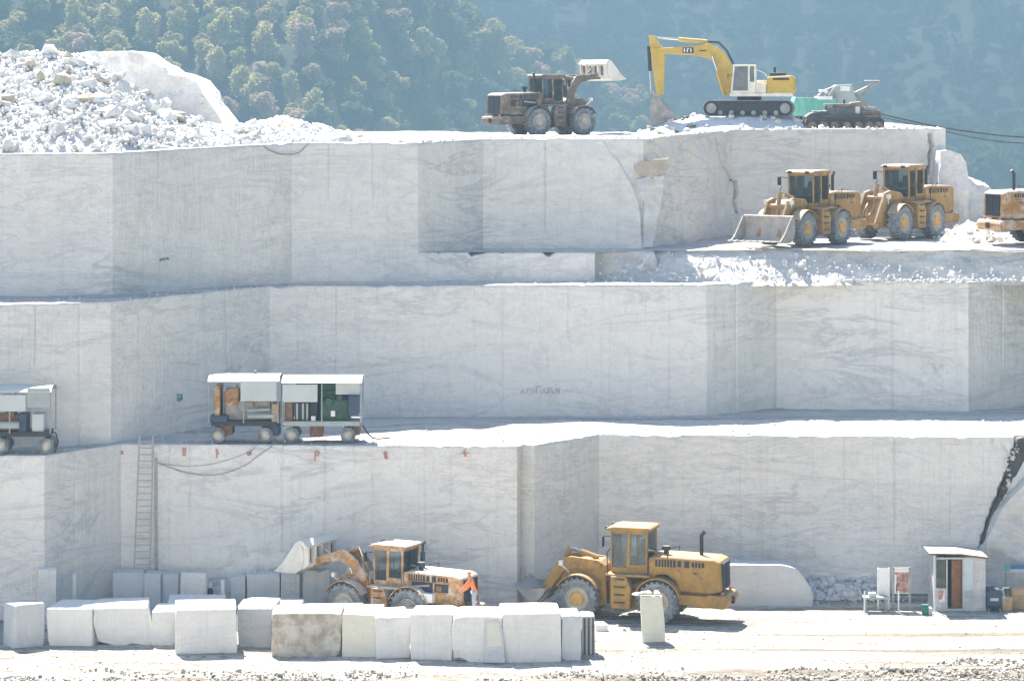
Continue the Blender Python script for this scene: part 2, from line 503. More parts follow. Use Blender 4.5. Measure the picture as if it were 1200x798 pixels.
_rock_by_mat = {}
def put_rock(x, y, z, s, mat, parent, name='rock', sq=1.0):
    k = (R.randrange(len(ROCKS)), mat)
    if k not in _rock_by_mat:
        me = ROCKS[k[0]].copy(); me.materials.append(M[mat]); _rock_by_mat[k] = me
    o = bpy.data.objects.new(name, _rock_by_mat[k]); COL.objects.link(o)
    o.parent = parent
    o.location = (x, y, z); o.scale = (s * R.uniform(.85, 1.2), s * R.uniform(.85, 1.15), s * sq * R.uniform(.8, 1.05))
    o.rotation_euler = (R.uniform(-.5, .5), R.uniform(-.5, .5), R.uniform(0, 6.28))
    return o
# ------------------------------------------------------------------ the quarry: floor, benches, terraces
W1 = [(-260, 128.5, 7.1), (52, 128.9, 7.1), (142, 133.0, 7.1), (606, 132.0, 7.1), (611, 133.0, 7.1), (626, 132.4, 7.1), (702, 136.6, 7.1), (1215, 135.3, 7.1), (1400, 136, 7.1)]
W2 = [(-260, 130.6, 13.4), (0, 131.1, 13.4), (130, 133.2, 13.4), (233, 138.7, 13.4), (316, 143.4, 13.4), (828, 144.4, 13.4), (910, 147.6, 13.4), (1135, 146.0, 13.4), (1210, 149, 13.4), (1400, 148, 13.4)]
W3 = [(-260, 136.0, 19.8), (132, 137.3, 19.9), (238, 142.0, 20.05), (342, 145.6, 20.2), (490, 147.0, 20.2), (566, 150.4, 20.3), (754, 150.6, 20.3), (858, 162.5, 20.6), (1108, 167.0, 20.6)]

def world_line(wl): return [(wx(p, d), d, z) for p, d, z in wl]
L1, L2, L3 = world_line(W1), world_line(W2), world_line(W3)

def line_y(L, x):
    return np.interp(x, [p[0] for p in L], [p[1] for p in L])
def line_z(L, x):
    return np.interp(x, [p[0] for p in L], [p[2] for p in L])

def rock_face(parent, p0, p1, z0, seed, lines=(), cracks=(), amp=.05, mat='marble', chips=.14, name='rock_face', lean=.03, step=.13, z0b=None):
    """one sawn face of a bench: from (x,y,ztop) to (x,y,ztop); drill lines and cracks are real grooves"""
    x0, y0, za = p0; x1, y1, zb = p1
    Lh = math.hypot(x1 - x0, y1 - y0)
    ux, uy = (x1 - x0) / Lh, (y1 - y0) / Lh
    nx, ny = uy, -ux
    us = list(np.linspace(0, Lh, max(3, int(Lh / step) + 1)))
    rr = random.Random(seed)
    lw = .030
    for l in lines:
        if .2 < l < Lh - .2:
            us = [u for u in us if abs(u - l) > lw * 2.2] + [l - lw * 2, l - lw * .9, l, l + lw * .9, l + lw * 2]
    for cr in cracks:                   # refine columns near a crack
        a = min(c[0] for c in cr) - .5; b = max(c[0] for c in cr) + .5
        us += list(np.arange(max(.02, a), min(Lh - .02, b), .05))
    us = np.array(sorted(set(round(u, 3) for u in us)))
    zr = .13 if not cracks else .07
    nz = int((max(za, zb) - z0) / zr) + 1
    t = np.linspace(0, 1, nz)
    ztop = za + (zb - za) * us / Lh
    chip = np.clip(fbm(us * 1.3, us * 0 + seed, seed + 5) - .60, 0, 1) * chips * 3.0 + .03 * fbm(us * 4, us * 0, seed)
    ztop_c = ztop - chip
    U = np.repeat(us[None, :], nz, 0)
    Zc = z0 + t[:, None] * (ztop_c - z0)[None, :]
    fade = np.clip(np.minimum(U, Lh - U) / .5, 0, 1)
    D = (fbm(U * .35, Zc * .35, seed, 3) - .5) * amp * 4 + (fbm(U * 1.6, Zc * 1.6, seed + 40, 4) - .5) * amp * 1.6
    # sawn panels: each strip between drill lines stands a centimetre or two apart
    ls = sorted(l for l in lines)
    if ls:
        k = np.searchsorted(ls, us)
        offs = np.array([rr.uniform(-.012, .012) for _ in range(len(ls) + 1)])
        D = D + offs[k][None, :]
    # foot roughness and blown chips near the rim
    D = D - np.clip(fbm(U * .9, Zc * .9, seed + 9) - .68, 0, 1) * .9 * np.clip((Zc - ztop[None, :] + 1.6) / 1.6, 0, 1)
    D = D * fade
    for l in lines:
        if .2 < l < Lh - .2:
            deep = rr.choice((.02, .03, .045, .07)); zend = rr.choice((0, 0, .35, .6)); zst = 0 if rr.random() < .6 else .55
            w = np.clip(1 - np.abs(U - l) / (lw * 1.6), 0, 1)
            D = D - w * deep * (t[:, None] >= zend)
    for cr in cracks:
        cz = [c[1] for c in cr]; o = np.argsort(cz)
        cz = np.array(cz)[o]; cu = np.array([c[0] for c in cr])[o]; cw = np.array([c[2] for c in cr])[o]; cd = np.array([c[3] for c in cr])[o]
        uc = np.interp(Zc, cz, cu) + (fbm(Zc * 2.5, Zc * 0, seed + 3) - .5) * .35
        w = np.interp(Zc, cz, cw) * (.6 + .8 * fbm(Zc * 3.0, Zc * 0 + 4, seed + 8))
        inside = (Zc >= cz[0]) & (Zc <= cz[-1])
        g = np.clip((w * .5 + .045 - np.abs(U - uc)) / .045, 0, 1) * inside
        D = D - g * np.interp(Zc, cz, cd)
    lean_d = -lean * (Zc - z0) * 0
    X = x0 + ux * U + nx * (D + lean_d)
    Y = y0 + uy * U + ny * (D + lean_d)
    # lip: turns over the rim and runs back into the bench
    rows = []
    for back, dz in ((.10, -.005), (.45, .012), (.95, .0), (1.5, -.22)):
        rows.append((X[-1] - nx * back * fade[-1] + 0 * us, Y[-1] - ny * back + 0 * us, Zc[-1] + (ztop - Zc[-1]) * min(1, back / .95) + dz))
    X = np.vstack([X] + [r[0][None] for r in rows]); Y = np.vstack([Y] + [r[1][None] for r in rows]); Z = np.vstack([Zc] + [r[2][None] for r in rows])
    mi = np.zeros((X.shape[0] - 1, X.shape[1] - 1), int); mi[-4:, :] = 1
    return grid_mesh(name, X, Y, Z, [M[mat], M['terrace']], parent, True, mi)

def sheet(name, xs, yf, yb, zf, mat, ny=26, parent=None, kind='structure', power=1.0):
    xs = np.asarray(xs, float)
    t = np.linspace(0, 1, ny)[:, None] ** power
    X = np.repeat(xs[None, :], ny, 0)
    Y = yf(xs)[None, :] + t * (yb(xs) - yf(xs))[None, :]
    Z = zf(X, Y)
    o = grid_mesh(name, X, Y, Z, mat, parent, True)
    if kind: tag(o, kind=kind)
    return o

# ground to the horizon, valley behind the quarry
XS = np.concatenate([np.linspace(-2400, -120, 24), np.linspace(-100, 100, 41), np.linspace(120, 2400, 24)])
sheet('ground', XS, lambda x: x * 0 - 120, lambda x: x * 0 + 4300, lambda X, Y: -.45 - 44 * np.clip((Y - 300) / 250, 0, 1), M['earth'], 160)

def floor_h(x, y):
    return (fbm(np.asarray(x) * .25, np.asarray(y) * .5, 3) - .5) * .12 + (fbm(np.asarray(x) * 1.1, np.asarray(y) * 2.2, 8) - .5) * .07 + np.clip((119.5 - np.asarray(y)) / 4, 0, 1) * (fbm(np.asarray(x) * .8, np.asarray(y) * 1.6, 19) - .45) * .5
def fz(x, y): return float(floor_h(x, y))
sheet('quarry_floor', np.linspace(-90, 40, 400), lambda x: x * 0 + 40, lambda x: x * 0 + 139.5, floor_h, M['floor'], 300)

# unseen pale slope under the viewpoint, added to bounce sunlight onto the bench faces
def bounce_h(X, Y):
    z = 21.2 - .60 * Y * np.where(Y > 0, 1, .8) + (fbm(X * .05, Y * .05, 14) - .5) * 6 * np.clip(np.abs(Y) / 20, 0, 1)
    return np.clip(z, -.6, 64)
sheet('bounce_slope', np.linspace(-170, 36, 90), lambda x: x * 0 - 118, lambda x: x * 0 + 52, bounce_h, M['bounce'], 80)

def terr1_h(X, Y):
    f = np.clip((Y - line_y(L1, X) - .3) / 1.2, 0, 1)
    px = 600 + X * F / Y
    hump = np.exp(-((px - 520) / 75) ** 2) * np.exp(-((Y - 139.5) / 1.6) ** 2) * .30
    hump2 = np.exp(-((px - 690) / 60) ** 2) * np.exp(-((Y - 140) / 1.2) ** 2) * .18
    return 7.085 + f * ((fbm(X * .3, Y * .6, 21) - .5) * .16 + (fbm(X * 1.3, Y * 2, 22) - .5) * .08 + hump + hump2)
def terr2_h(X, Y):
    f = np.clip((Y - line_y(L2, X) - .3) / 1.0, 0, 1)
    return 13.385 + f * ((fbm(X * .4, Y * .7, 31) - .5) * .14 + (fbm(X * 1.4, Y * 2, 32) - .5) * .07)
def top_h(X, Y):
    rim = line_z(L3, X)
    t = np.clip((Y - line_y(L3, X) - .5) / 22, 0, 1)
    z = rim - .015 + (20.0 - rim) * t + np.clip(t * 6, 0, 1) * ((fbm(X * .35, Y * .5, 41) - .5) * .22)
    return z - np.clip((Y - 193.5) / 60, 0, 1) * 21.5
XQ = np.linspace(L1[0][0], L1[-1][0], 500)
XQ2 = np.linspace(L2[0][0], L2[-1][0], 500)
XQ3 = np.linspace(L3[0][0], L3[-1][0] - .05, 420)

def drill(L, n, seed, jitter=.8):
    rr = random.Random(seed); out = []
    s = L / n
    for i in range(1, n):
        out.append(i * s + rr.uniform(-.3, .3) * s * jitter)
    return out

def bench(wl, L, z0, seed, spec, top):
    b = top
    for i in range(len(L) - 1):
        a, c = L[i], L[i + 1]
        ln = math.hypot(c[0] - a[0], c[1] - a[1])
        sp = spec.get(i, {})
        n = sp.get('n', max(1, int(ln / 2.2)))
        rock_face(b, a, c, z0, seed + i * 7, drill(ln, n, seed + i) if n > 1 else (), sp.get('cracks', ()), sp.get('amp', .045), sp.get('mat', 'marble'), sp.get('chips', .14))

t1 = sheet('rock_bench', XQ, lambda x: line_y(L1, x) + .9, lambda x: line_y(L2, x) + 1.2, terr1_h, M['terrace'], 46)
t2 = sheet('rock_bench', XQ2, lambda x: line_y(L2, x) + .9, lambda x: np.where(x < L3[-1][0], np.interp(x, [p[0] for p in L3], [p[1] for p in L3]), 168) + 1.2, terr2_h, M['terrace'], 46)
t3 = sheet('rock_bench', XQ3, lambda x: line_y(L3, x) + .9, lambda x: x * 0 + 300, top_h, M['terrace'], 80, power=1.6)

def ucrack(L, i, pts):
    """pts of (px, py, width, depth) on face i of line L -> (u, z, width, depth)"""
    a, c = L[i], L[i + 1]
    ln = math.hypot(c[0] - a[0], c[1] - a[1]); out = []
    for px, py, w, dp in pts:
        k = (px - 600) / F               # ray x = k*y
        # a + s*(c-a) on the ray
        s = (k * a[1] - a[0]) / ((c[0] - a[0]) - k * (c[1] - a[1]))
        y = a[1] + s * (c[1] - a[1])
        out.append((s * ln, wz(py, y), w, dp))
    return out

bench(W1, L1, -.3, 200, {0: dict(n=4), 1: dict(n=2), 2: dict(n=17), 3: dict(n=1), 4: dict(n=1), 5: dict(n=2),
      6: dict(n=16, cracks=[ucrack(L1, 6, [(1146, 645, .05, .25), (1152, 625, .10, .5), (1160, 605, .12, .6), (1172, 575, .16, .7), (1182, 555, .30, .8), (1192, 535, .42, .8), (1198, 512, .5, .8)])])}, t1)
bench(W2, L2, 6.9, 300, {0: dict(n=4), 1: dict(n=3), 2: dict(n=2), 3: dict(n=2), 4: dict(n=13), 5: dict(n=2), 6: dict(n=8), 7: dict(n=2)}, t2)
bench(W3, L3, 13.2, 400, {0: dict(n=6), 1: dict(n=2), 2: dict(n=2), 3: dict(n=3), 4: dict(n=1), 5: dict(n=2),
      6: dict(n=1, amp=.14, cracks=[ucrack(L3, 6, [(838, 163, .26, .7), (842, 178, .13, .6), (848, 196, .15, .6), (853, 201, .36, .7), (857, 212, .2, .7)])]),
      7: dict(n=4, cracks=[ucrack(L3, 7, [(1089, 156, .26, .8), (1091, 180, .2, .8), (1089, 205, .14, .6)]), ucrack(L3, 7, [(861, 212, .22, .6), (862, 235, .16, .6), (863, 250, .10, .5)])])}, t3)
# right end of the upper bench
rock_face(t3, L3[-1], (wx(1108, 167) + 3, 235, 20.3), 13.2, 477, (), (), .12, 'marble', .5)
for k, (bx, zz) in enumerate(((L1, 0), (L2, 7.0), (L3, 13.3))):    # left returns, out of the frame
    pass

# brown fractured hollow in the upper face
hol = MB()
def patch_face(parent, name, pts, d, mat, seed, depth=.35):
    """a broken, rough-edged piece standing proud of a face: pixel outline at depth d"""
    bm = bmesh.new()
    vs = [bm.verts.new((wx(px, d), d, wz(py, d))) for px, py in pts]
    f = bm.faces.new(vs)
    r = bmesh.ops.extrude_face_region(bm, geom=[f])
    for v in r['geom']:
        if isinstance(v, bmesh.types.BMVert): v.co.y += depth
    bmesh.ops.triangulate(bm, faces=bm.faces[:])
    bmesh.ops.subdivide_edges(bm, edges=bm.edges[:], cuts=3, use_grid_fill=True)
    for v in bm.verts:
        n = fbm(v.co.x * 1.5, v.co.z * 1.5, seed) - .5
        v.co.y += float(n) * depth * .9
        v.co.x += float(fbm(v.co.z * 2, v.co.x * 2, seed + 2) - .5) * .25
        v.co.z += float(fbm(v.co.x * 2, v.co.z * 2, seed + 4) - .5) * .2
    bmesh.ops.recalc_face_normals(bm, faces=bm.faces)
    me = bpy.data.meshes.new(name); bm.to_mesh(me); bm.free()
    return link_mesh(name, me, M[mat], parent)
patch_face(t3, 'broken_ledge', [(742, 196), (752, 190), (768, 187), (783, 185), (784, 196), (776, 207), (762, 210), (750, 206)], 150.28, 'rock_tan', 4, .5)
patch_face(t3, 'broken_ledge', [(744, 210), (758, 208), (779, 206), (777, 228), (770, 258), (766, 290), (754, 290), (754, 240)], 150.3, 'marble_rough', 9, .5)
# the split slab left of the hollow: upper face, stands slightly proud with a curved right end
patch_face(t3, 'rock_slab', [(640, 163), (706, 163), (716, 178), (730, 198), (743, 222), (751, 250), (753, 294), (640, 294)], 150.44, 'marble', 15, .4)

# ------------------------------------------------------------------ ledge and raised platform on the second terrace
PLZ = 14.8
plat = sheet('raised_platform', np.linspace(wx(480, 148), 60, 330), lambda x: np.interp(x, [wx(480, 147), wx(700, 147.2), wx(760, 148.2), wx(860, 148.9), wx(960, 149.6), wx(990, 148), wx(1400, 148)], [147.1, 147.4, 148.4, 148.3, 148.1, 147.8, 147.6]),
      lambda x: np.where(x < L3[-1][0] + .3, line_y(L3, x) + 1.0, 202),
      lambda X, Y: PLZ - .02 + np.clip((X - wx(700, 148)) / 6, 0, 1) * ((fbm(X * .4, Y * .6, 51) - .5) * .2 + .05) - np.clip((Y - 181) / 20, 0, 1) * 16, M['terrace'], 46)
rock_face(plat, (wx(486, 147), 147.0, PLZ), (wx(697, 147.2), 147.2, PLZ), 13.2, 501, drill(8.8, 3, 4), (), .07, 'marble', .8)
rock_face(plat, (wx(697, 147.2), 147.2, PLZ), (wx(707, 147.9), 148.1, PLZ), 13.2, 507, (), (), .2, 'marble_rough', 1.2)
rock_face(plat, (wx(707, 147.9), 148.1, PLZ), (wx(770, 147.6), 147.9, PLZ), 13.2, 503, (), (), .25, 'marble_rough', 1.2)
# broken slope: from the terrace up to the platform rim
def slope_strip(name, pxs, yfoot, ytop, ztop, seed, amp, mat, parent):
    xs = np.linspace(wx(pxs[0], 148), wx(pxs[-1], 148), 260)
    pk = [wx(p, 148) for p in pxs]
    yf = np.interp(xs, pk, yfoot); yt = np.interp(xs, pk, ytop); zt = np.interp(xs, pk, ztop)
    n = 34
    t = np.linspace(0, 1, n)[:, None]
    X = np.repeat(xs[None], n, 0); Y = yf[None] + (yt - yf)[None] * t ** .8
    zs = 13.2 + (zt - 13.2)[None] * np.clip(t / .92, 0, 1) ** .9
    env = np.sin(np.pi * np.clip(t, 0, 1)) ** .6
    Z = zs + env * ((fbm(X * .7, t * 2.5 + 0 * X, seed) - .5) * amp + (fbm(X * 2.0, t * 6 + 0 * X, seed + 3) - .5) * amp * .4)
    Y = Y - env * (fbm(X * .6, t * 2 + 0 * X, seed + 6) - .5) * amp * 1.6
    Z[-1] = zt - .25
    return grid_mesh(name, X, Y, Z, M[mat], parent, True)
slope_strip('rubble_slope', [706, 760, 880, 960, 1010, 1080, 1112, 1140, 1400], [147.8, 146.5, 146.3, 146.5, 146.8, 147.0, 146.6, 146.9, 147.0], [148.8, 148.8, 148.7, 148.5, 148.2, 148.1, 147.7, 148.0, 148.1], [14.5, 14.8, 14.88, 14.9, 14.88, 14.86, 14.8, 14.88, 14.86], 61, .42, 'marble_rough', plat)
pl = []
for i in range(420):
    px = R.uniform(700, 1220); t = R.random() ** 1.3
    d = 146.3 + 2.3 * t
    pl.append((wx(px, d), d - .1, 13.45 + 1.3 * max(0, t) ** .9, R.uniform(.07, .24)))
for i in range(160):
    px = R.uniform(985, 1220); d = R.uniform(145.9, 147.0)
    pl.append((wx(px, d), d, 13.45, R.uniform(.08, .3)))
rock_soup('rubble', pl, M['rock'], plat)
for i in range(30):
    px = R.uniform(705, 960); t = R.random()
    d = 146.4 + 2.1 * t
    put_rock(wx(px, d), d - .1, 13.5 + 1.2 * t ** .9, R.uniform(.3, .6), 'rock', plat)
# ------------------------------------------------------------------ wooded hills behind the quarry
def sstep(a, b, x):
    t = np.clip((x - a) / (b - a), 0, 1); return t * t * (3 - 2 * t)

def spur_h(X, Y):
    crest = np.interp(X, [-220, -40, -12, -6, 0, 9, 15, 22, 26, 32, 45, 90, 200], [86, 74, 42, 29, 24.5, 22.5, 18, 15.5, 11, 4, -3, -6, -8])
    rampz = (Y - 455) * .50 + (fbm(X * .03, Y * .03, 71) - .5) * 7
    z = -.0 + crest * (1 - np.exp(-np.maximum(rampz, 0) / np.maximum(crest, 4))) * 1.25
    z = np.minimum(np.maximum(rampz, 0), np.maximum(crest, 0))
    z = z * (1 - sstep(640, 800, Y) * .65)
    return z - .4
def far_h(X, Y):
    z = np.clip((Y - 700) * .04, 0, 7) * (Y < 5000) + np.clip((Y - 880) * .27 + (fbm(X * .006, Y * .006, 77) - .5) * 40, 0, 80) + (fbm(X * .02, Y * .02, 79) - .5) * 5
    return np.minimum(z, 86) - .6

KD = 2.5             # the hills lie this much farther off than the plan they are drawn on
def recede(x, y):    # the near spur bends away to the right
    return KD * (1 + .5 * sstep(360, 780, 600 + np.asarray(x) * F / np.asarray(y)) * (np.asarray(y) < 641))
def far_pt(x, y, z):
    k = float(recede(x, y)); return (x * k, y * k, CAM_Z + (z - CAM_Z) * k)
def slope_sheet(name, x0, x1, y0, y1, nx, ny, hf, mat, k=None):
    xs = np.linspace(x0, x1, nx); ys = np.linspace(y0, y1, ny)
    X, Y = np.meshgrid(xs, ys)
    if k is None: k = recede(X, Y)
    return tag(grid_mesh(name, X * k, Y * k, CAM_Z + (hf(X, Y) - CAM_Z) * k, mat, None, True), kind='structure')
slope_sheet('hillside', -300, 180, 440, 640, 120, 90, spur_h, M['slope'])
def side_h(X, Y):
    return np.clip((X - 50 - (fbm(Y * .02, X * .02, 83) - .5) * 16) * .62, -.8, 62) * sstep(420, 330, Y) + (fbm(X * .06, Y * .06, 84) - .5) * 3 - .6
slope_sheet('added_side_hill', 42, 420, -110, 430, 70, 90, side_h, M['slope'], 1.0)  # unseen dark hill added to cut bounce and low sky light from the right
slope_sheet('far_hillside', -900, 900, 645, 1600, 120, 100, far_h, M['slope'])

def crown_mesh(seed, r, h, n, leaf, lobes=7):
    rs = np.random.RandomState(seed)
    cs = []
    for i in range(lobes):
        a = rs.rand() * 6.283; q = rs.rand() ** .5 * r * .58
        zc = h * (.30 + .60 * rs.rand())
        cs.append((q * math.cos(a), q * math.sin(a), zc, r * (.34 + .26 * rs.rand()) * (1.15 - .5 * zc / h)))
    cs.append((0, 0, h * .86, r * .34))
    V, Fc = [], []
    for i in range(n):
        c = cs[rs.randint(len(cs))]
        v = rs.randn(3); v /= np.linalg.norm(v)
        rad = c[3] * (1 - .45 * rs.rand() ** 2)
        p = np.array(c[:3]) + v * rad * (1, 1, 1.15)
        a = rs.randn(3); a = a - v * a.dot(v) * .55; a /= np.linalg.norm(a) + 1e-6
        b = np.cross(v + rs.randn(3) * .35, a); b /= np.linalg.norm(b) + 1e-6
        s = leaf * (.6 + .8 * rs.rand())
        k = len(V)
        V += [p - a * s, p + b * s * .55, p + a * s, p - b * s * .55]
        Fc.append((k, k + 1, k + 2, k + 3))
    return np.array(V), np.array(Fc)

def trunk_mb(seed, h):
    rr = random.Random(seed); mb = MB()
    top = (rr.uniform(-.2, .2), rr.uniform(-.2, .2), h * .6)
    mb.tube((0, 0, -.6), top, .17, 7, .09)
    for i in range(5):
        a = rr.uniform(0, 6.28); t = rr.uniform(.35, .95)
        b = Vector(top) * t
        mb.tube(b, b + Vector((math.cos(a) * h * .22, math.sin(a) * h * .22, h * rr.uniform(.14, .3))), .07, 5, .025)
    return mb

KINDS = [('leaf_yellow', 'pale yellow-green tree', 'pale yellow-green broadleaf tree on the wooded hillside behind the quarry'),
         ('leaf_green', 'dull green tree', 'dull green broadleaf tree on the wooded hillside behind the quarry'),
         ('leaf_pink', 'russet tree', 'russet pinkish tree on the wooded hillside behind the quarry')]
protos = []
for ki, (lm, _, lab) in enumerate(KINDS):
    for v in range(3):
        h = (6.4, 7.6, 5.6)[v]; r = (2.5, 2.3, 2.2)[v]
        V, Fc = crown_mesh(900 + ki * 10 + v, r, h, 950, .34, 9)
        t = thing('broadleaf_tree', lab, 'tree', group='trees on the wooded hillside')
        tri_soup('crown', V, Fc, M[lm], t)
        trunk_mb(50 + ki * 7 + v, h).build('trunk', M['bark'], t)
        protos.append((ki, t))
spots = []
yy = 466.0
while yy < 640 and len(spots) < 296:
    xl, xr = wx(-50, yy), wx(800, yy)
    x = xl + R.uniform(0, 4)
    while x < xr:
        z = float(spur_h(np.array(x), np.array(yy)))
        py = HZ + F * (CAM_Z - z - 6) / yy
        pb = HZ + F * (CAM_Z - z - 2) / yy
        if py < 175 and pb > -25 and z > .3: spots.append((x + R.uniform(-1.2, 1.2), yy + R.uniform(-1.4, 1.4)))
        x += R.uniform(4.6, 6.2)
    yy += 4.9
spots = spots[:296]
for i, (x, y) in enumerate(spots):
    q = R.random()
    ki = 0 if q < .50 else (1 if q < .80 else 2)
    cand = [p for p in protos if p[0] == ki]
    pr = R.choice(cand)[1]
    if i < len(protos):
        t = protos[i][1]
    else:
        t = dup(pr)
    s = R.uniform(.85, 1.35) * float(recede(x, y))
    t.location = far_pt(x, y, float(spur_h(np.array(x), np.array(y))))
    t.scale = (s * R.uniform(1.0, 1.3), s * R.uniform(1.0, 1.3), s * R.uniform(.75, 1.0))
    t.rotation_euler = (0, 0, R.uniform(0, 6.28))

print('TREES', len(spots), max(q[1] for q in spots))
# the rest of the wood: one mass
def wood(name, pts, n, r, h, leaf, mat, k=None):
    protos2 = [crown_mesh(1500 + i, r, h, n, leaf, 6) for i in range(5)]
    k2 = k
    Vs, Fs, k = [], [], 0
    rs = np.random.RandomState(3)
    for (x, y, z) in pts:
        V, Fc = protos2[rs.randint(5)]
        a = rs.rand() * 6.28; s = (.75 + .55 * rs.rand()) * (k2 or KD)
        ca, sa = math.cos(a), math.sin(a)
        W = np.stack([V[:, 0] * ca - V[:, 1] * sa, V[:, 0] * sa + V[:, 1] * ca, V[:, 2]], 1) * s + (far_pt(x, y, z - .5) if k2 is None else (x, y, z - .5))
        Vs.append(W); Fs.append(Fc + k); k += len(V)
    o = tri_soup(name, np.concatenate(Vs), np.concatenate(Fs), M[mat])
    if k2: return tag(o, 'dense green wood on the unseen added hillside to the right of the quarry', 'wood', kind='stuff')
    return tag(o, 'dense hazy blue wood covering the hill behind the excavator' if 'far' in mat else 'wood on the upper slopes behind the nearer trees', 'wood', kind='stuff')
pts = []
rs = np.random.RandomState(8)
last = max(s[1] for s in spots) if spots else 560
for i in range(1500):
    x = rs.uniform(-230, 110); y = rs.uniform(464, 638)
    z = float(spur_h(np.array(x), np.array(y)))
    if z < .2: continue
    px = 600 + x * F / y
    if -50 < px < 800 and y < last - 2: continue
    pts.append((x, y, z))
wood('hill_wood', pts, 150, 2.6, 6.5, .6, 'leaf_green')
pts = []
for i in range(5200):
    y = 650 + 850 * rs.rand() ** 1.15; x = rs.uniform(-.30, .30) * y
    pts.append((x, y, float(far_h(np.array(x), np.array(y)))))
wood('far_wood', pts, 60, 4.4, 9.0, 1.5, 'leaf_far')

pts = []
for i in range(1500):
    x = rs.uniform(56, 260); y = rs.uniform(-90, 330)
    z = float(side_h(np.array(x), np.array(y)))
    if z > .3 and x * F / max(y, 1) > 720 and y < 330: pts.append((x, y, z))
wood('side_wood', pts, 60, 3.6, 8.5, 1.0, 'leaf_green', 1.0)
# ------------------------------------------------------------------ the air
hz = MB().box(-2700, 2700, -140, 4400, -48.0, 232).build('haze', None)
tag(hz, kind='stuff')
hm = bpy.data.materials.new('haze_air'); hm.use_nodes = True
hn = hm.node_tree; hn.nodes.clear()
hv = hn.nodes.new('ShaderNodeVolumePrincipled'); ho = hn.nodes.new('ShaderNodeOutputMaterial')
hv.inputs['Color'].default_value = (.135, .22, .295, 1)
hv.inputs['Density'].default_value = .00086
hv.inputs['Anisotropy'].default_value = 0.0
hn.links.new(hv.outputs[0], ho.inputs['Volume'])
hz.data.materials.append(hm)
# ------------------------------------------------------------------ wheel loaders (built facing -x, origin on the ground between the axles)
def tyre_np(R_, w):
    mb = MB()
    h = w / 2
    prof = [(R_ * .56, -h * .80), (R_ * .66, -h * .96), (R_ * .82, -h), (R_ * .94, -h * .88), (R_ * .975, -h * .55), (R_ * .985, 0), (R_ * .975, h * .55), (R_ * .94, h * .88), (R_ * .82, h), (R_ * .66, h * .96), (R_ * .56, h * .80)]
    mb.lathe(prof, 40)
    for i in range(22):
        for sgn in (-1, 1):
            a = 2 * math.pi * (i + (.25 if sgn > 0 else -.25)) / 22
            m = Matrix.Rotation(-a, 4, 'Y')
            y0, y1 = (0.02, h * .98) if sgn > 0 else (-h * .98, -0.02)
            mb.box(R_ * .93, R_ * 1.03, y0, y1, -R_ * .062, R_ * .062, m @ Matrix.Translation((0, 0, 0)))
    return mb
_tyre_cache = {}
def wheel(parent, x, y, z, R_, w, mat, rimmat, side):
    k = (R_, w, mat)
    if k not in _tyre_cache:
        o = tyre_np(R_, w).build('wheel', M[mat]); _tyre_cache[k] = o.data; o.parent = parent
    else:
        o = bpy.data.objects.new('wheel', _tyre_cache[k]); COL.objects.link(o); o.parent = parent
    o.location = (x, y, z); o.rotation_euler = (0, R.uniform(0, 6), 0)
    rm = MB(); s = side; h = w / 2
    rm.lathe([(R_ * .585, -h * .8), (R_ * .585, h * .8)], 28)
    rm.lathe([(R_ * .57, s * h * .82), (R_ * .54, s * h * .86), (R_ * .50, s * h * .55), (R_ * .34, s * h * .42), (R_ * .32, s * h * .66), (R_ * .12, s * h * .72), (.001, s * h * .72)], 28)
    for i in range(10):
        a = i * .6283
        rm.tube((math.cos(a) * R_ * .42, s * h * .42, math.sin(a) * R_ * .42), (math.cos(a) * R_ * .42, s * h * .56, math.sin(a) * R_ * .42), R_ * .03, 6)
    rm.lathe([(R_ * .57, -s * h * .6), (.001, -s * h * .6)], 20)
    rm.build('rim', M['rim_dusty' if rimmat == 'rim_mixed' else rimmat], o)
    hub = MB(); hub.lathe([(R_ * .33, s * h * .5), (R_ * .30, s * h * .86), (R_ * .16, s * h * .94), (.001, s * h * .94)], 20)
    hub.build('hub', M['rim_pale' if rimmat == 'rim_pale' else 'rim'], o)
    return o

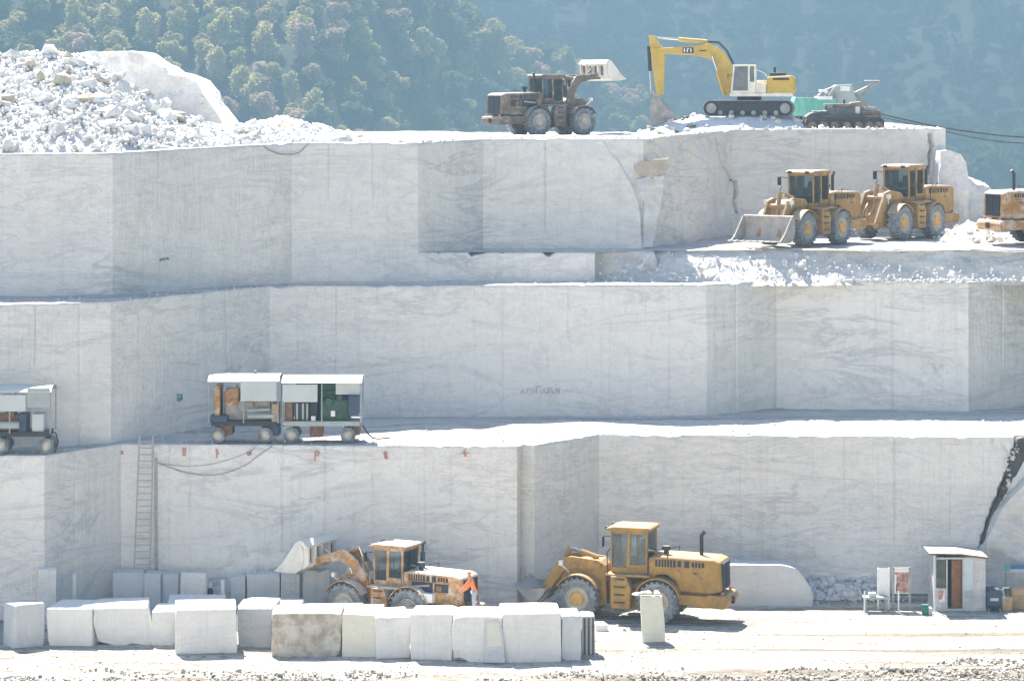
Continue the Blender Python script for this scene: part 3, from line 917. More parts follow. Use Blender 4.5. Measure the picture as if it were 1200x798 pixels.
def wheel_loader(label, x, d, z, yaw, paint, tyre='tyre', rim='rim', bucket='bucket_grey', lift=0.0, curl=0.0, stack=True, group='wheel loaders working in the quarry', bucket_w=3.05, canopy=None, white_box=False, open_cab=False, bucket_on=True, s=1.0, bs=1.0, WR=.885, WW=.66, open_bay=False):
    L = thing('wheel_loader', label, 'wheel loader', (x, d, z), yaw, group)
    L.scale = (s, s, s)
    P = M[paint]; W = 2.75
    fx, rx, ty = -1.36, 2.20, 1.06
    for xx in (fx, rx):
        for sy in (-1, 1):
            wheel(L, xx, sy * ty, WR - .02, WR, WW, tyre, rim, sy)
    # frames
    f = MB()
    f.prism([(-2.45, .75), (-2.45, 1.25), (-2.05, 2.15), (-1.65, 2.42), (-.55, 2.42), (-.30, 2.2), (-.22, .62), (-.55, .45), (-1.1, .55)], -.55, .55)
    f.box(fx - .2, fx + .2, -.80, .80, .66, 1.10)           # axle
    f.tube((-.2, 0, .5), (-.2, 0, 1.5), .16, 10)
    f.build('front_frame', P, L, bevel=.03)
    f = MB()
    f.prism([(-.05, .62), (-.05, 1.45), (1.0, 1.5), (1.7, 1.75), (4.55, 1.45), (4.55, .95), (3.0, .75), (2.6, .6), (.9, .45)], -.62, .62)
    f.box(rx - .2, rx + .2, -.80, .80, .66, 1.10)
    f.box(-.12, .22, -.2, .2, .5, 1.4)
    f.build('rear_frame', P, L, bevel=.03)
    # hood with tapering rear
    hood = MB()
    hood.prism([(1.72, 1.55), (1.72, 2.74), (2.0, 2.80), (4.55, 2.74), (4.86, 2.62), (4.92, 1.40), (4.5, 1.28), (3.1, 1.32), (2.9, 1.75), (2.5, 2.02), (2.1, 2.0)], -.92, .92)
    hb = hood.build('hood', P, L, bevel=.05)
    for sy in (-1, 1):
        for (a, b, zz, zt) in ((2.02, 2.92, 2.36, 2.66), (3.0, 3.16, 2.38, 2.64), (3.30, 3.52, 2.36, 2.64), (3.62, 4.18, 2.40, 2.60)):
            v = MB(); y = sy * .921
            v.box(a, b, min(y, y + sy * .012), max(y, y + sy * .012), zz, zt)
            vo = v.build('vent', M['grille'], hb)
            sl = MB()
            k = int((b - a) / .14)
            for i in range(1, k + 1):
                xx = a + (b - a) * i / (k + 1)
                sl.box(xx - .018, xx + .018, min(y, y + sy * .03), max(y, y + sy * .03), zz, zt)
            if k > 1: sl.build('vent_louvre', P, hb)
        d_ = MB(); y = sy * .921; y2 = y + sy * .014
        d_.box(3.25, 4.35, min(y, y2), max(y, y2), 1.45, 2.24)
        d_.build('side_panel', P, hb, bevel=.006)
        hnd = MB(); hnd.box(3.7, 3.9, min(y, y + sy * .05), max(y, y + sy * .05), 2.12, 2.16); hnd.build('latch', M['black'], hb)
        if open_bay:            # engine covers off: dark bay with pipes and boxes
            by = MB(); y2 = y + sy * .02
            by.box(2.2, 3.35, min(y, y2), max(y, y2), 1.86, 2.34).box(3.45, 4.2, min(y, y2), max(y, y2), 1.9, 2.3)
            bo_ = by.build('engine_bay', M['grille'], hb)
            y3 = y + sy * .05
            MB().tube((2.3, y3, 2.1), (3.2, y3, 2.2), .05, 8).build('pipe', M['steel'], bo_)
            MB().box(3.55, 3.85, min(y, y3), max(y, y3), 1.95, 2.2).build('battery', M['rust'], bo_)
        # side skirt / bumper
        c = MB(); c.prism([(2.95, .82), (2.95, 1.22), (5.02, 1.18), (5.12, .95), (5.05, .80), (4.2, .70)], sy * .93 - .16, sy * .93 + .16)
        c.build('side_step', P, L, bevel=.03)
        # lamps
        lp = MB(); lp.box(4.9, 4.98, sy * .75 - .09, sy * .75 + .09, 1.22, 1.36); lp.build('tail_lamp', M['red'], L)
    g = MB(); g.box(4.88, 4.935, -.66, .66, 1.42, 2.56); go = g.build('grille', M['grille'], L)
    sl = MB()
    for i in range(9):
        zz = 1.5 + i * .125
        sl.box(4.93, 4.955, -.64, .64, zz, zz + .035)
    sl.box(4.93, 4.965, -.03, .03, 1.42, 2.56)
    sl.build('grille_bar', M['black'], go)
    cw = MB(); cw.prism([(4.3, .72), (4.3, 1.26), (5.12, 1.22), (5.22, 1.0), (5.12, .68)], -1.12, 1.12)
    cw.build('counterweight', P, L, bevel=.05)
    th = MB(); th.box(5.15, 5.3, -.12, .12, .8, 1.1); th.build('tow_hitch', M['black'], L)
    # fenders
    for xx, nm in ((fx, 'front'), (rx, 'rear')):
        for sy in (-1, 1):
            fe = MB(); n = 11
            a0, a1 = (math.radians(28), math.radians(150)) if nm == 'front' else (math.radians(20), math.radians(158))
            r0, r1 = WR + .10, WR + .15
            ya, yb = (sy * .74, sy * 1.40)
            ya, yb = min(ya, yb), max(ya, yb)
            for i in range(n):
                t0 = a0 + (a1 - a0) * i / n; t1_ = a0 + (a1 - a0) * (i + 1) / n
                pr = [(xx + math.cos(t0) * r0, WR + math.sin(t0) * r0), (xx + math.cos(t0) * r1, WR + math.sin(t0) * r1), (xx + math.cos(t1_) * r1, WR + math.sin(t1_) * r1), (xx + math.cos(t1_) * r0, WR + math.sin(t1_) * r0)]
                fe.prism(pr, ya, yb)
            fe.build('fender', P, L)
    # ladder and tank between the wheels
    for sy in (-1, 1):
        tk = MB(); tk.prism([(.12, .52), (.12, 1.92), (.80, 1.95), (1.05, 1.4), (.98, .52)], sy * 1.06 - .26, sy * 1.06 + .26)
        tk.build('side_tank', P, L, bevel=.04)
        y = sy * 1.34
        for i in range(5):
            MB().box(.30, .76, y - .05, y + .05, .45 + i * .33, .50 + i * .33).build('step', M['black'], L)
        hr = MB().path([(-.02, sy * 1.2, 1.95), (-.02, sy * 1.28, 2.9), (.1, sy * 1.2, 3.1)], .022)
        hr.build('handrail', M['black'], L); hr = MB().path([(1.75, sy * 1.15, 1.98), (1.75, sy * 1.18, 2.75), (2.6, sy * 1.12, 2.95), (2.6, sy * 1.0, 2.75)], .022)
        hr.build('handrail', M['black'], L)
    pf = MB(); pf.box(-.12, 1.85, -1.22, 1.22, 1.90, 1.99); pf.build('cab_deck', P, L, bevel=.02)
    # cab
    cb = MB()
    cz0, cz1 = 1.99, 3.80
    x0, x1, hw = .02, 1.66, .78
    cb.box(x0, x1, -hw, hw, cz0, 2.22)
    for sy in (-1, 1):
        for (a, b, w) in ((x0 + .0, x0 - .02, .06), (.72, .74, .13), (x1 - .10, x1 - .12, .09)):
            cb.prism([(a, 2.2), (a + w * 1.1, 2.2), (b + w * 1.1 + .02, cz1), (b + .02, cz1)], sy * hw - .05, sy * hw + .05)
        cb.box(.80, x1, sy * hw - .03, sy * hw + .03, 2.2, 2.38)
    cb.box(x0 + .06, x1 - .06, -hw, hw, 3.66, 3.80)
    cb.box(x1 - .06, x1, -hw, hw, 2.2, 2.55)
    co = cb.build('cab', P, L, bevel=.015)
    rf = MB(); rf.prism([(x0 - .22, 3.80), (x0 - .20, 3.90), (x0 + .1, 3.97), (x1, 3.97), (x1 + .12, 3.90), (x1 + .12, 3.80)], -hw - .10, hw + .10)
    rf.build('cab_roof', M[canopy] if canopy else P, L, bevel=.03)
    if not open_cab:
        gl = MB(); gl.box(x0 + .02, x0 + .04, -hw + .06, hw - .06, 2.24, 3.66); gl.build('window_pane', M['glass_clear'], co)
        gl = MB(); gl.box(x1 - .03, x1 - .01, -hw + .08, hw - .08, 2.56, 3.66); gl.build('window_pane', M['glass_clear'], co)
        for sy in (-1, 1):
            gl = MB(); gl.box(x0 + .08, .72, sy * hw - .008, sy * hw + .008, 2.22, 3.66); gl.build('window_pane', M['glass_clear'], co)
            gl = MB(); gl.box(.87, x1 - .1, sy * hw - .008, sy * hw + .008, 2.40, 3.66); gl.build('window_pane', M['glass_clear'], co)
    st = MB(); st.box(.62, 1.15, -.27, .27, 2.2, 2.62).prism([(1.05, 2.6), (1.2, 2.6), (1.34, 3.35), (1.2, 3.35)], -.27, .27).box(1.36, 1.5, -.7, .7, 2.2, 3.0)
    st.build('seat', M['black'], co, bevel=.03)
    sw = MB(); sw.tube((.22, 0, 2.2), (.40, 0, 2.72), .05, 8)
    for i in range(14):
        a, b = i * .4488, (i + 1) * .4488
        f_ = lambda t: (.40 + .10 * math.cos(t), .19 * math.sin(t), 2.74 + .10 * math.cos(t))
        sw.tube(f_(a), f_(b), .018, 6)
    sw.build('steering_wheel', M['black'], co)
    ds = MB(); ds.prism([(.06, 2.2), (.06, 2.62), (.22, 2.70), (.32, 2.2)], -.6, .6); ds.build('dashboard', M['black'], co)
    for sy in (-1, 1):
        mr = MB().path([(x0, sy * .8, 3.55), (x0 - .22, sy * 1.18, 3.6)], .02)
        mr.box(x0 - .26, x0 - .21, sy * 1.2 - .11, sy * 1.2 + .11, 3.15, 3.6); mr.build('mirror', M['black'], L)
        hl = MB(); hl.box(x0 - .30, x0 - .18, sy * .55 - .10, sy * .55 + .10, 3.80, 3.94); hl.build('work_lamp', M['black'], L)
        hd = MB(); hd.box(-2.3, -2.12, sy * .78 - .13, sy * .78 + .13, 2.2, 2.42).tube((-2.2, sy * .78, 2.2), (-1.9, sy * .6, 1.9), .04); hd.build('headlight', M['white'], L)
    if stack:
        ex = MB(); ex.tube((3.78, .25, 2.7), (3.78, .25, 3.62), .085, 12).tube((3.78, .25, 3.60), (3.93, .25, 3.80), .085, 12); ex.build('exhaust_stack', M['black'], L)
    else:
        ex = MB(); ex.tube((2.05, .45, 2.0), (2.05, .45, 3.55), .12, 12).tube((2.05, .45, 3.55), (2.05, .45, 3.98), .07, 10).tube((2.05, .45, 3.9), (2.2, .45, 4.05), .07, 10); ex.build('exhaust_stack', M['black'], L)
    pc = MB(); pc.tube((2.35, -.25, 2.75), (2.35, -.25, 3.0), .11, 12).tube((2.35, -.25, 2.98), (2.35, -.25, 3.16), .19, 14); pc.build('air_cleaner', M['black'], L)
    if white_box:
        wb = MB(); wb.box(2.7, 3.5, -1.28, -.93, 1.42, 1.86); wb.build('tool_box', M['white'], L, bevel=.02)
    # lift arms
    A = Vector((-.62, 0, 2.22))
    lr = math.radians(lift)
    def arm(p):     # local offset from pivot -> after lifting (rotation about y raises -x side)
        x_, z_ = p
        return (A.x + x_ * math.cos(lr) + z_ * math.sin(lr), A.z - x_ * math.sin(lr) + z_ * math.cos(lr))
    pin = arm((-2.48, -1.72))
    prof = [(.18, .12), (.0, .24), (-1.2, .28), (-1.75, .12), (-2.30, -.95), (-2.62, -1.60), (-2.60, -1.86), (-2.40, -1.90), (-2.22, -1.70), (-1.9, -1.0), (-1.45, -.38), (-.9, -.20), (0, -.18), (.16, -.08)]
    for sy in (-1, 1):
        a_ = MB().prism([arm(p) for p in prof], sy * .62 - .07, sy * .62 + .07)
        a_.tube((A.x, sy * .5, A.z), (A.x, sy * .74, A.z), .15, 12).tube((pin[0], sy * .5, pin[1]), (pin[0], sy * .76, pin[1]), .13, 12)
        a_.build('lift_arm', P, L, bevel=.015)
        q = arm((-1.35, -.12))
        cy = MB(); b0 = Vector((-.75, sy * .50, 1.05)); b1 = Vector((q[0], sy * .50, q[1])); mid = b0 + (b1 - b0) * .62
        cy.tube(b0, mid, .085, 12); co_ = cy.build('lift_cylinder', P, L)
        MB().tube(mid, b1, .045, 10).build('piston_rod', M['chrome'], co_)
    cm = arm((-1.65, -.18)); MB().tube((cm[0], -.6, cm[1]), (cm[0], .6, cm[1]), .13, 12).build('cross_tube', P, L)
    # tilt lever and cylinder
    cr = math.radians(curl)
    def bk(p):
        x_, z_ = p[0] * bs, p[1] * bs
        return (pin[0] + x_ * math.cos(cr) + z_ * math.sin(cr), pin[1] - x_ * math.sin(cr) + z_ * math.cos(cr))
    top_ear = bk((.05, .62))
    lv0 = arm((-1.45, .55)); lv1 = arm((-1.75, -.75))
    lv = MB(); lv.tube((lv0[0], 0, lv0[1]), (cm[0], 0, cm[1]), .12, 10).tube((cm[0], 0, cm[1]), (lv1[0], 0, lv1[1]), .11, 10)
    lv.tube((lv1[0], 0, lv1[1]), (top_ear[0], 0, top_ear[1]), .07, 8)
    lv.build('tilt_lever', P, L)
    tc_ = MB(); a0 = Vector((-.75, 0, 2.48)); b1 = Vector((lv0[0], 0, lv0[1])); md = a0 + (b1 - a0) * .6
    tc_.tube(a0, md, .11, 12); tco = tc_.build('tilt_cylinder', P, L); MB().tube(md, b1, .055, 10).build('piston_rod', M['chrome'], tco)
    if bucket_on:
        # bucket: curved shell, two end plates, cutting edge and teeth; pin near the back, mouth towards -x
        hw = bucket_w / 2
        outer = [(-1.42, -.42), (-.75, -.44), (-.30, -.38), (-.02, -.16), (.06, .22), (.0, .66), (-.14, .98)]
        inner = [(-.18, .94), (-.06, .62), (-.02, .22), (-.09, -.10), (-.34, -.30), (-.75, -.36), (-1.42, -.39)]
        shell = MB().prism([bk(p) for p in outer + inner], -hw, hw)
        bo = shell.build('bucket', M[bucket], L)
        for sy in (-1, 1):
            MB().prism([bk(p) for p in [(-1.38, -.42), (-.75, -.44), (-.30, -.38), (-.02, -.16), (.06, .22), (.0, .66), (-.14, .98), (-.34, .96), (-1.0, -.05)]], sy * hw - .03, sy * hw + .03).build('side_plate', M[bucket], bo)
            MB().prism([bk(p) for p in [(-.02, -.2), (.16, -.1), (.20, .15), (.14, .75), (.0, .75)]], sy * .62 - .16, sy * .62 - .10).prism([bk(p) for p in [(-.02, -.2), (.16, -.1), (.20, .15), (.14, .75), (.0, .75)]], sy * .62 + .10, sy * .62 + .16).build('bucket_ear', M[bucket], bo)
        MB().prism([bk(p) for p in [(-1.36, -.43), (-1.62, -.44), (-1.62, -.42), (-1.36, -.385)]], -hw - .02, hw + .02).build('cutting_edge', M['steel'], bo)
        MB().prism([bk(p) for p in [(-.12, .96), (-.22, .90), (-.26, 1.02), (-.14, 1.06)]], -hw - .02, hw + .02).build('spill_rail', M[bucket], bo)
        if bucket == 'bucket_white':      # raised buckets show their ribbed back
            MB().prism([bk(p) for p in [(.055, .05), (.075, .05), (.02, .66), (.0, .66)]], -hw + .1, hw - .1).build('recess_shade', M['rust'], bo)  # brown plate puts the shade of the rib recesses into colour
            for i in range(5):
                yy_ = -hw + .16 + i * (bucket_w - .32) / 4
                MB().prism([bk(p) for p in [(.0, -.2), (.26, .0), (.22, .75), (-.08, .9)]], yy_ - .07, yy_ + .07).build('back_rib', M[bucket], bo)
            MB().prism([bk(p) for p in [(-.16, .92), (.14, .70), (.20, .82), (-.06, 1.06)]], -hw - .05, hw + .05).build('back_beam', M[bucket], bo)
        for i in range(8):
            yy_ = -hw + .12 + i * (bucket_w - .24) / 7
            MB().prism([bk(p) for p in [(-1.5, -.46), (-1.84, -.44), (-1.5, -.37)]], yy_ - .06, yy_ + .06).build('bucket_tooth', M['steel'], bo)
    return L

YL = math.radians
# lower floor, right: yellow loader nearly side on
d0 = 129.9
wheel_loader('clean yellow wheel loader with closed cab parked on the quarry floor beside an upright slab', wx(721, d0), d0, fz(wx(721, d0), d0), YL(-17), 'yellow', rim='rim_mixed', bucket='bucket_grey', lift=4, curl=50, bucket_w=2.7, s=1.0, bs=.66)
# lower floor, left: dusty, bucket raised
d1 = 128.4
wheel_loader('dusty orange wheel loader with a white raised bucket and worker at its tail', wx(447, d1), d1, fz(wx(447, d1), d1), YL(-27), 'orange', rim='rim_pale', bucket='bucket_white', lift=45, curl=3, stack=False, white_box=True, s=.88, bucket_w=3.0, WR=1.0, WW=.74, open_bay=True, bs=1.14)
# upper platform: a pair
d2 = 152.4
PZ = 14.93
wheel_loader('tan wheel loader with a big grey bucket resting on the raised platform', wx(938, d2), d2, PZ, YL(53), 'tan', rim='rim_mixed', bucket='bucket_grey', lift=2, curl=6, s=.94)
d3 = 159.0
wheel_loader('tan wheel loader parked close behind the one with the grey bucket', wx(1050, d3), d3, PZ, YL(53), 'tan', rim='rim_mixed', bucket='bucket_grey', lift=6, curl=30, s=.97, bucket_on=False)
d4 = 154.8
wheel_loader('dusty wheel loader with dark rear grille cut off by the right edge', wx(1256, d4), d4, PZ, YL(180 + 24), 'orange', tyre='tyre_dark', rim='rim_pale', bucket='bucket_grey', lift=0, s=.98)
# top bench
d5 = 184.0
wheel_loader('brown wheel loader lifting its pale bucket high on the top bench', wx(652, d5), d5, float(top_h(np.array(wx(652, d5)), np.array(d5))) + .02, YL(180 + 33), 'brown', tyre='tyre', rim='rim_pale', bucket='bucket_white', lift=68, curl=8, stack=False, white_box=True, s=.93, open_bay=True)
# ------------------------------------------------------------------ excavator on a rubble mound, crusher and tracked machine on the top bench
def mound(name, cx, cy, rx, ry, h, zb, seed, mat, label=None, flat=.5):
    n = 44
    xs = np.linspace(-rx, rx, n); ys = np.linspace(-ry, ry, n)
    X, Y = np.meshgrid(xs, ys)
    q = np.sqrt((X / rx) ** 2 + (Y / ry) ** 2)
    Z = h * np.clip((1 - q) / (1 - flat), 0, 1) ** .8 + np.clip(1 - q, 0, 1) * ((fbm(X * 1.1, Y * 1.1, seed) - .5) * .5)
    Z = np.where(q > .99, -.4, Z)
    o = grid_mesh(name, X + cx, Y + cy, Z + zb, M[mat], None, False)
    return tag(o, label, 'rubble mound' if label else None)

ED = 185.0
ex_x = wx(878, ED); ez = 21.1
mo = mound('rubble_mound', wx(868, ED), ED, 6.6, 4.6, 1.10, 19.95, 12, 'rock', 'low mound of broken grey rubble under the yellow excavator', .45)
for i in range(110):
    a = R.uniform(0, 6.28); q = R.uniform(.40, .98)
    put_rock(wx(868, ED) + 6.6 * q * math.cos(a), ED + 4.6 * q * math.sin(a), 20.0 + 1.1 * min(1, (1 - q) / .55), R.uniform(.35, .8), R.choice(('rock', 'marble_rough', 'rock_tan', 'rock_dark')), mo)

EX = thing('excavator', 'yellow crawler excavator with white cab and lowered bucket on the top bench', 'excavator', (ex_x, ED, ez), YL(-7))
EP = M['exyellow']
for sy in (-1, 1):
    n = 10; pr = []
    for i in range(n + 1):
        a = math.pi / 2 + math.pi * i / n; pr.append((-2.28 + .47 * math.cos(a), .475 + .47 * math.sin(a)))
    for i in range(n + 1):
        a = -math.pi / 2 + math.pi * i / n; pr.append((2.28 + .47 * math.cos(a), .475 + .47 * math.sin(a)))
    y0 = sy * 1.3
    tr = MB().prism(pr, y0 - .3, y0 + .3).build('crawler_track', M['tyre_dark'], EX)
    sh = MB()
    peri = []
    L_ = 4.56
    for i in range(26):
        xx = -2.28 + L_ * (i + .5) / 26
        sh.box(xx - .065, xx + .065, y0 - .31, y0 + .31, .93, .975)
        sh.box(xx - .065, xx + .065, y0 - .31, y0 + .31, -.02, .02)
    for i in range(9):
        for cx_, s0 in ((-2.28, math.pi / 2), (2.28, -math.pi / 2)):
            a = s0 + math.pi * (i + .5) / 9
            m = Matrix.Translation((cx_, 0, .475)) @ Matrix.Rotation(-a, 4, 'Y')
            sh.box(.46, .50, y0 - .31, y0 + .31, -.065, .065, m)
    sh.build('track_shoe', M['steel'], tr); 
    for i in range(6):
        MB().lathe([(.15, y0 + sy * .26), (.15, y0 + sy * .34), (.001, y0 + sy * .34)], 14, (-1.7 + i * .68, 0, .20)).build('roller', M['steel'], tr)
    for xx in (-2.25, 2.25): MB().lathe([(.33, y0 + sy * .25), (.30, y0 + sy * .36), (.001, y0 + sy * .36)], 20, (xx, 0, .475)).build('sprocket', M['steel'], tr)
    MB().box(-1.9, 1.9, min(y0 + sy * .3, y0 + sy * .335), max(y0 + sy * .3, y0 + sy * .335), .30, .72).build('track_frame', M['black'], tr)
MB().box(-1.0, 1.0, -1.0, 1.0, .45, .95).tube((0, 0, .9), (0, 0, 1.2), .75, 20).build('undercarriage', M['black'], EX)
MB().prism([(-1.15, 1.2), (-1.15, 1.42), (2.7, 1.42), (2.7, 1.2)], -1.45, 1.45).build('deck', M['cream'], EX, bevel=.03)
cwb = MB().prism([(1.12, 1.42), (1.12, 2.42), (2.6, 2.5), (2.82, 2.35), (2.88, 1.6), (2.7, 1.3), (1.9, 1.25)], -1.42, 1.42).build('counterweight', EP, EX, bevel=.08)
for sy in (-1, 1):
    y = sy * 1.422
    MB().box(1.5, 2.5, min(y, y + sy * .012), max(y, y + sy * .012), 2.2, 2.34).build('vent', M['black'], cwb)
MB().box(1.3, 2.25, -1.0, 1.0, 2.46, 2.66).build('engine_cover', M['black'], EX, bevel=.03)
MB().tube((1.55, .6, 2.6), (1.55, .6, 3.0), .07, 10).build('exhaust_pipe', M['black'], EX)
MB().box(.45, 1.1, -1.40, -.2, 1.42, 2.02).box(.45, 1.1, .2, 1.40, 1.42, 2.2).build('side_box', M['cream'], EX, bevel=.03)
MB().path([(.45, -1.38, 2.02), (.48, -1.38, 2.85), (1.05, -1.38, 2.6), (1.12, -1.38, 2.42)], .025).build('handrail', M['white'], EX)
cabm = MB()
for sy in (-1.42, -.42):
    for (a, b, w) in ((-1.08, -.92, .10), (-.02, -.02, .12), (.36, .36, .10)):
        cabm.prism([(a, 1.42), (a + w, 1.42), (b + w, 3.05), (b, 3.05)], sy - .04, sy + .04)
    cabm.box(-1.06, .46, sy - .035, sy + .035, 1.42, 1.56)
    cabm.box(.0, .46, sy - .035, sy + .035, 1.56, 2.1)
cabm.prism([(-1.0, 3.05), (-.9, 3.16), (.42, 3.16), (.48, 3.05)], -1.47, -.37)
cbo = cabm.build('cab', M['cream'], EX, bevel=.015)
for sy in (-1.42, -.42):
    MB().prism([(-.98, 1.56), (-.02, 1.56), (-.02, 3.05), (-.84, 3.05)], sy - .006, sy + .006).build('window_pane', M['glass'], cbo)
    MB().box(.10, .36, sy - .006, sy + .006, 2.1, 3.05).build('window_pane', M['glass'], cbo)
MB().prism([(-1.07, 1.5), (-1.04, 1.5), (-.90, 3.05), (-.93, 3.05)], -1.38, -.46).build('windscreen', M['glass'], cbo)
MB().box(-.5, .1, -1.2, -.65, 1.45, 2.0).box(0, .12, -1.2, -.65, 2.0, 2.6).build('seat', M['black'], cbo, bevel=.03)
MB().path([(-1.0, -1.45, 2.5), (-1.22, -1.62, 2.5)], .02).box(-1.25, -1.2, -1.75, -1.6, 2.3, 2.62).build('mirror', M['black'], EX)
boom = [(-1.15, 1.35), (-1.0, 2.2), (-1.05, 3.1), (-1.5, 3.85), (-2.05, 4.32), (-2.55, 4.48), (-3.2, 4.34), (-5.4, 4.20), (-5.98, 4.25), (-6.05, 4.02), (-5.4, 3.84), (-3.4, 3.74), (-2.75, 3.62), (-2.3, 3.40), (-1.85, 2.85), (-1.55, 1.95), (-1.45, 1.35)]
bmo = MB().prism(boom, -.28, .28).build('boom', EP, EX, bevel=.03)
MB().tube((-1.25, -.45, 1.5), (-1.25, .45, 1.5), .2, 12).build('boom_pivot', EP, EX)
# dark maker's panel with pale strokes on the boom side
pn = MB().box(-4.10, -3.42, -.289, -.283, 3.86, 4.22).build('name_panel', M['black'], bmo)
lt = MB()
for xx in (-4.02, -3.84, -3.62):
    lt.box(xx, xx + .07, -.294, -.290, 3.92, 4.16)
lt.box(-3.84, -3.68, -.294, -.290, 4.10, 4.16)
lt.build('lettering', M['white'], pn)
MB().box(-3.05, -2.62, -.289, -.283, 3.98, 4.06).build('boom_label', M['black'], bmo)
for sy in (-.46, .46):
    b0, b1 = Vector((-1.5, sy, 1.25)), Vector((-2.25, sy, 3.72)); md = b0 + (b1 - b0) * .62
    cc = MB().tube(b0, md, .10, 12).build('boom_cylinder', EP, EX); MB().tube(md, b1, .055, 10).build('piston_rod', M['chrome'], cc)
MB().tube((-2.25, -.5, 3.72), (-2.25, .5, 3.72), .09, 10).build('boom_pin', M['steel'], EX)
b0, b1 = Vector((-2.6, 0, 4.58)), Vector((-6.0, 0, 4.86)); md = b0 + (b1 - b0) * .52
cc = MB().tube(b0, md, .135, 12).box(-2.75, -2.5, -.1, .1, 4.35, 4.62).build('stick_cylinder', EP, EX); MB().tube(md, b1, .065, 10).build('piston_rod', M['chrome'], cc)
MB().path([(-2.55, -.15, 4.55), (-1.9, -.2, 4.5), (-1.4, -.25, 4.0), (-1.0, -.3, 3.2)], .035).path([(-2.55, .05, 4.6), (-1.85, 0, 4.56), (-1.35, 0, 4.05), (-.95, 0, 3.2)], .035).build('hydraulic_hose', M['black'], EX)
stick = [(-6.22, 4.98), (-5.86, 4.94), (-5.30, 4.12), (-5.22, 3.7), (-5.30, 1.35), (-5.70, 1.22), (-5.86, 2.2), (-6.10, 4.05)]
MB().prism(stick, -.22, .22).build('stick', EP, EX, bevel=.025)
b0, b1 = Vector((-6.22, 0, 4.3)), Vector((-6.08, 0, 1.5)); md = b0 + (b1 - b0) * .55
cc = MB().tube(b0, md, .11, 12).build('bucket_cylinder', M['black'], EX); MB().tube(md, b1, .06, 10).build('piston_rod', M['chrome'], cc)
MB().prism([(-6.16, 1.55), (-6.0, 1.6), (-5.55, 1.0), (-5.66, .92)], -.3, -.2).prism([(-6.16, 1.55), (-6.0, 1.6), (-5.55, 1.0), (-5.66, .92)], .2, .3).prism([(-6.14, 1.5), (-6.02, 1.5), (-5.98, .55), (-6.12, .55)], -.16, .16).build('bucket_link', M['steel'], EX)
bko = [(-6.12, .95), (-5.50, 1.12), (-5.28, .80), (-4.9, .32), (-4.36, -.22), (-4.42, -.36), (-4.9, -.46), (-5.5, -.72), (-5.78, -.78), (-6.02, -.55), (-6.12, .1)]
bk_ = MB().prism(bko, -.68, -.63).prism(bko, .63, .68).prism([(-6.12, .95), (-6.12, .1), (-6.02, -.55), (-5.78, -.78), (-5.5, -.72), (-4.9, -.46), (-4.42, -.36), (-4.44, -.30), (-4.9, -.38), (-5.5, -.62), (-5.74, -.68), (-5.94, -.5), (-6.04, .1), (-6.04, .95)], -.63, .63).prism([(-6.12, .95), (-5.5, 1.12), (-5.5, 1.04), (-6.12, .87)], -.63, .63).build('bucket', M['steel'], EX)
for i in range(5):
    yy = -.55 + i * .275
    MB().prism([(-4.5, -.28), (-4.15, -.12), (-4.5, -.40)], yy - .05, yy + .05).build('bucket_tooth', M['steel'], bk_)

# crusher: teal hopper box, plates, engine and two conveyors
CD = 190.0
cx0 = wx(955, CD); k = CD / F
def lx(px): return (px - 955) * k
def lz(py): return wz(py, CD) - 20.0
CR = thing('mobile_crusher', 'teal mobile crusher with conveyor arms to the right of the excavator', 'crusher', (cx0, CD, 20.0))
hp = MB().prism([(lx(923), lz(136)), (lx(930), lz(114)), (lx(977), lz(116)), (lx(977), lz(136))], -1.3, 1.3)
hp.build('hopper', M['teal'], CR, bevel=.03)
for i in range(5):
    xx = lx(932 + i * 9)
    MB().box(xx - .05, xx + .05, -1.36, -1.3, lz(135), lz(117)).build('hopper_rib', M['teal'], CR)
MB().box(lx(956), lx(973), -1.34, 1.0, lz(117), lz(113)).build('white_plate', M['white'], CR)
MB().box(lx(944), lx(945.5), -1.0, -.9, lz(118), lz(111)).box(lx(975), lx(977), -1.0, -.9, lz(118), lz(108)).build('post', M['steel'], CR)
MB().prism([(lx(968), lz(112)), (lx(978), lz(100)), (lx(997), lz(99)), (lx(1000), lz(110)), (lx(1002), lz(122)), (lx(975), lz(122))], -.9, .9).build('crusher_box', M['sheet_grey'], CR, bevel=.04)
MB().box(lx(983), lx(994), -.93, -.9, lz(107), lz(101)).build('access_panel', M['white'], CR)
MB().prism([(lx(958), lz(112)), (lx(970), lz(104)), (lx(978), lz(101)), (lx(978), lz(106)), (lx(962), lz(113))], -.5, .5).build('feed_chute', M['steel'], CR)
MB().box(lx(965), lx(968), -1, -.8, lz(110), lz(104)).box(lx(960), lx(966), -.9, .3, lz(108), lz(105)).build('control_box', M['white'], CR)
cv = MB().prism([(lx(1000), lz(110)), (lx(1001), lz(113)), (lx(1029), lz(97.5)), (lx(1030), lz(95.5))], -.5, .5)
cvo = cv.build('conveyor', M['steel'], CR)
MB().prism([(lx(1000), lz(109)), (lx(1000.4), lz(110)), (lx(1030), lz(95.6)), (lx(1030), lz(94.6))], -.45, .45).build('conveyor_belt', M['wood_pale'], cvo)
MB().tube((lx(1003), -.4, lz(111)), (lx(1018), -.4, lz(124)), .05).tube((lx(1012), -.4, lz(106)), (lx(1006), -.4, lz(120)), .05).tube((lx(1003), .4, lz(111)), (lx(1018), .4, lz(124)), .05).tube((lx(1018), -.4, lz(124)), (lx(1018), .4, lz(124)), .05).tube((lx(1020), -.4, lz(102)), (lx(1006), -.4, lz(118)), .04).build('strut', M['steel'], cvo)
MB().box(lx(1014), lx(1029), -.5, .5, lz(95.2), lz(94.2)).build('belt_guard', M['white'], cvo)
MB().box(lx(925), lx(1000), -1.1, 1.1, lz(141), lz(135)).build('chassis', M['black'], CR)
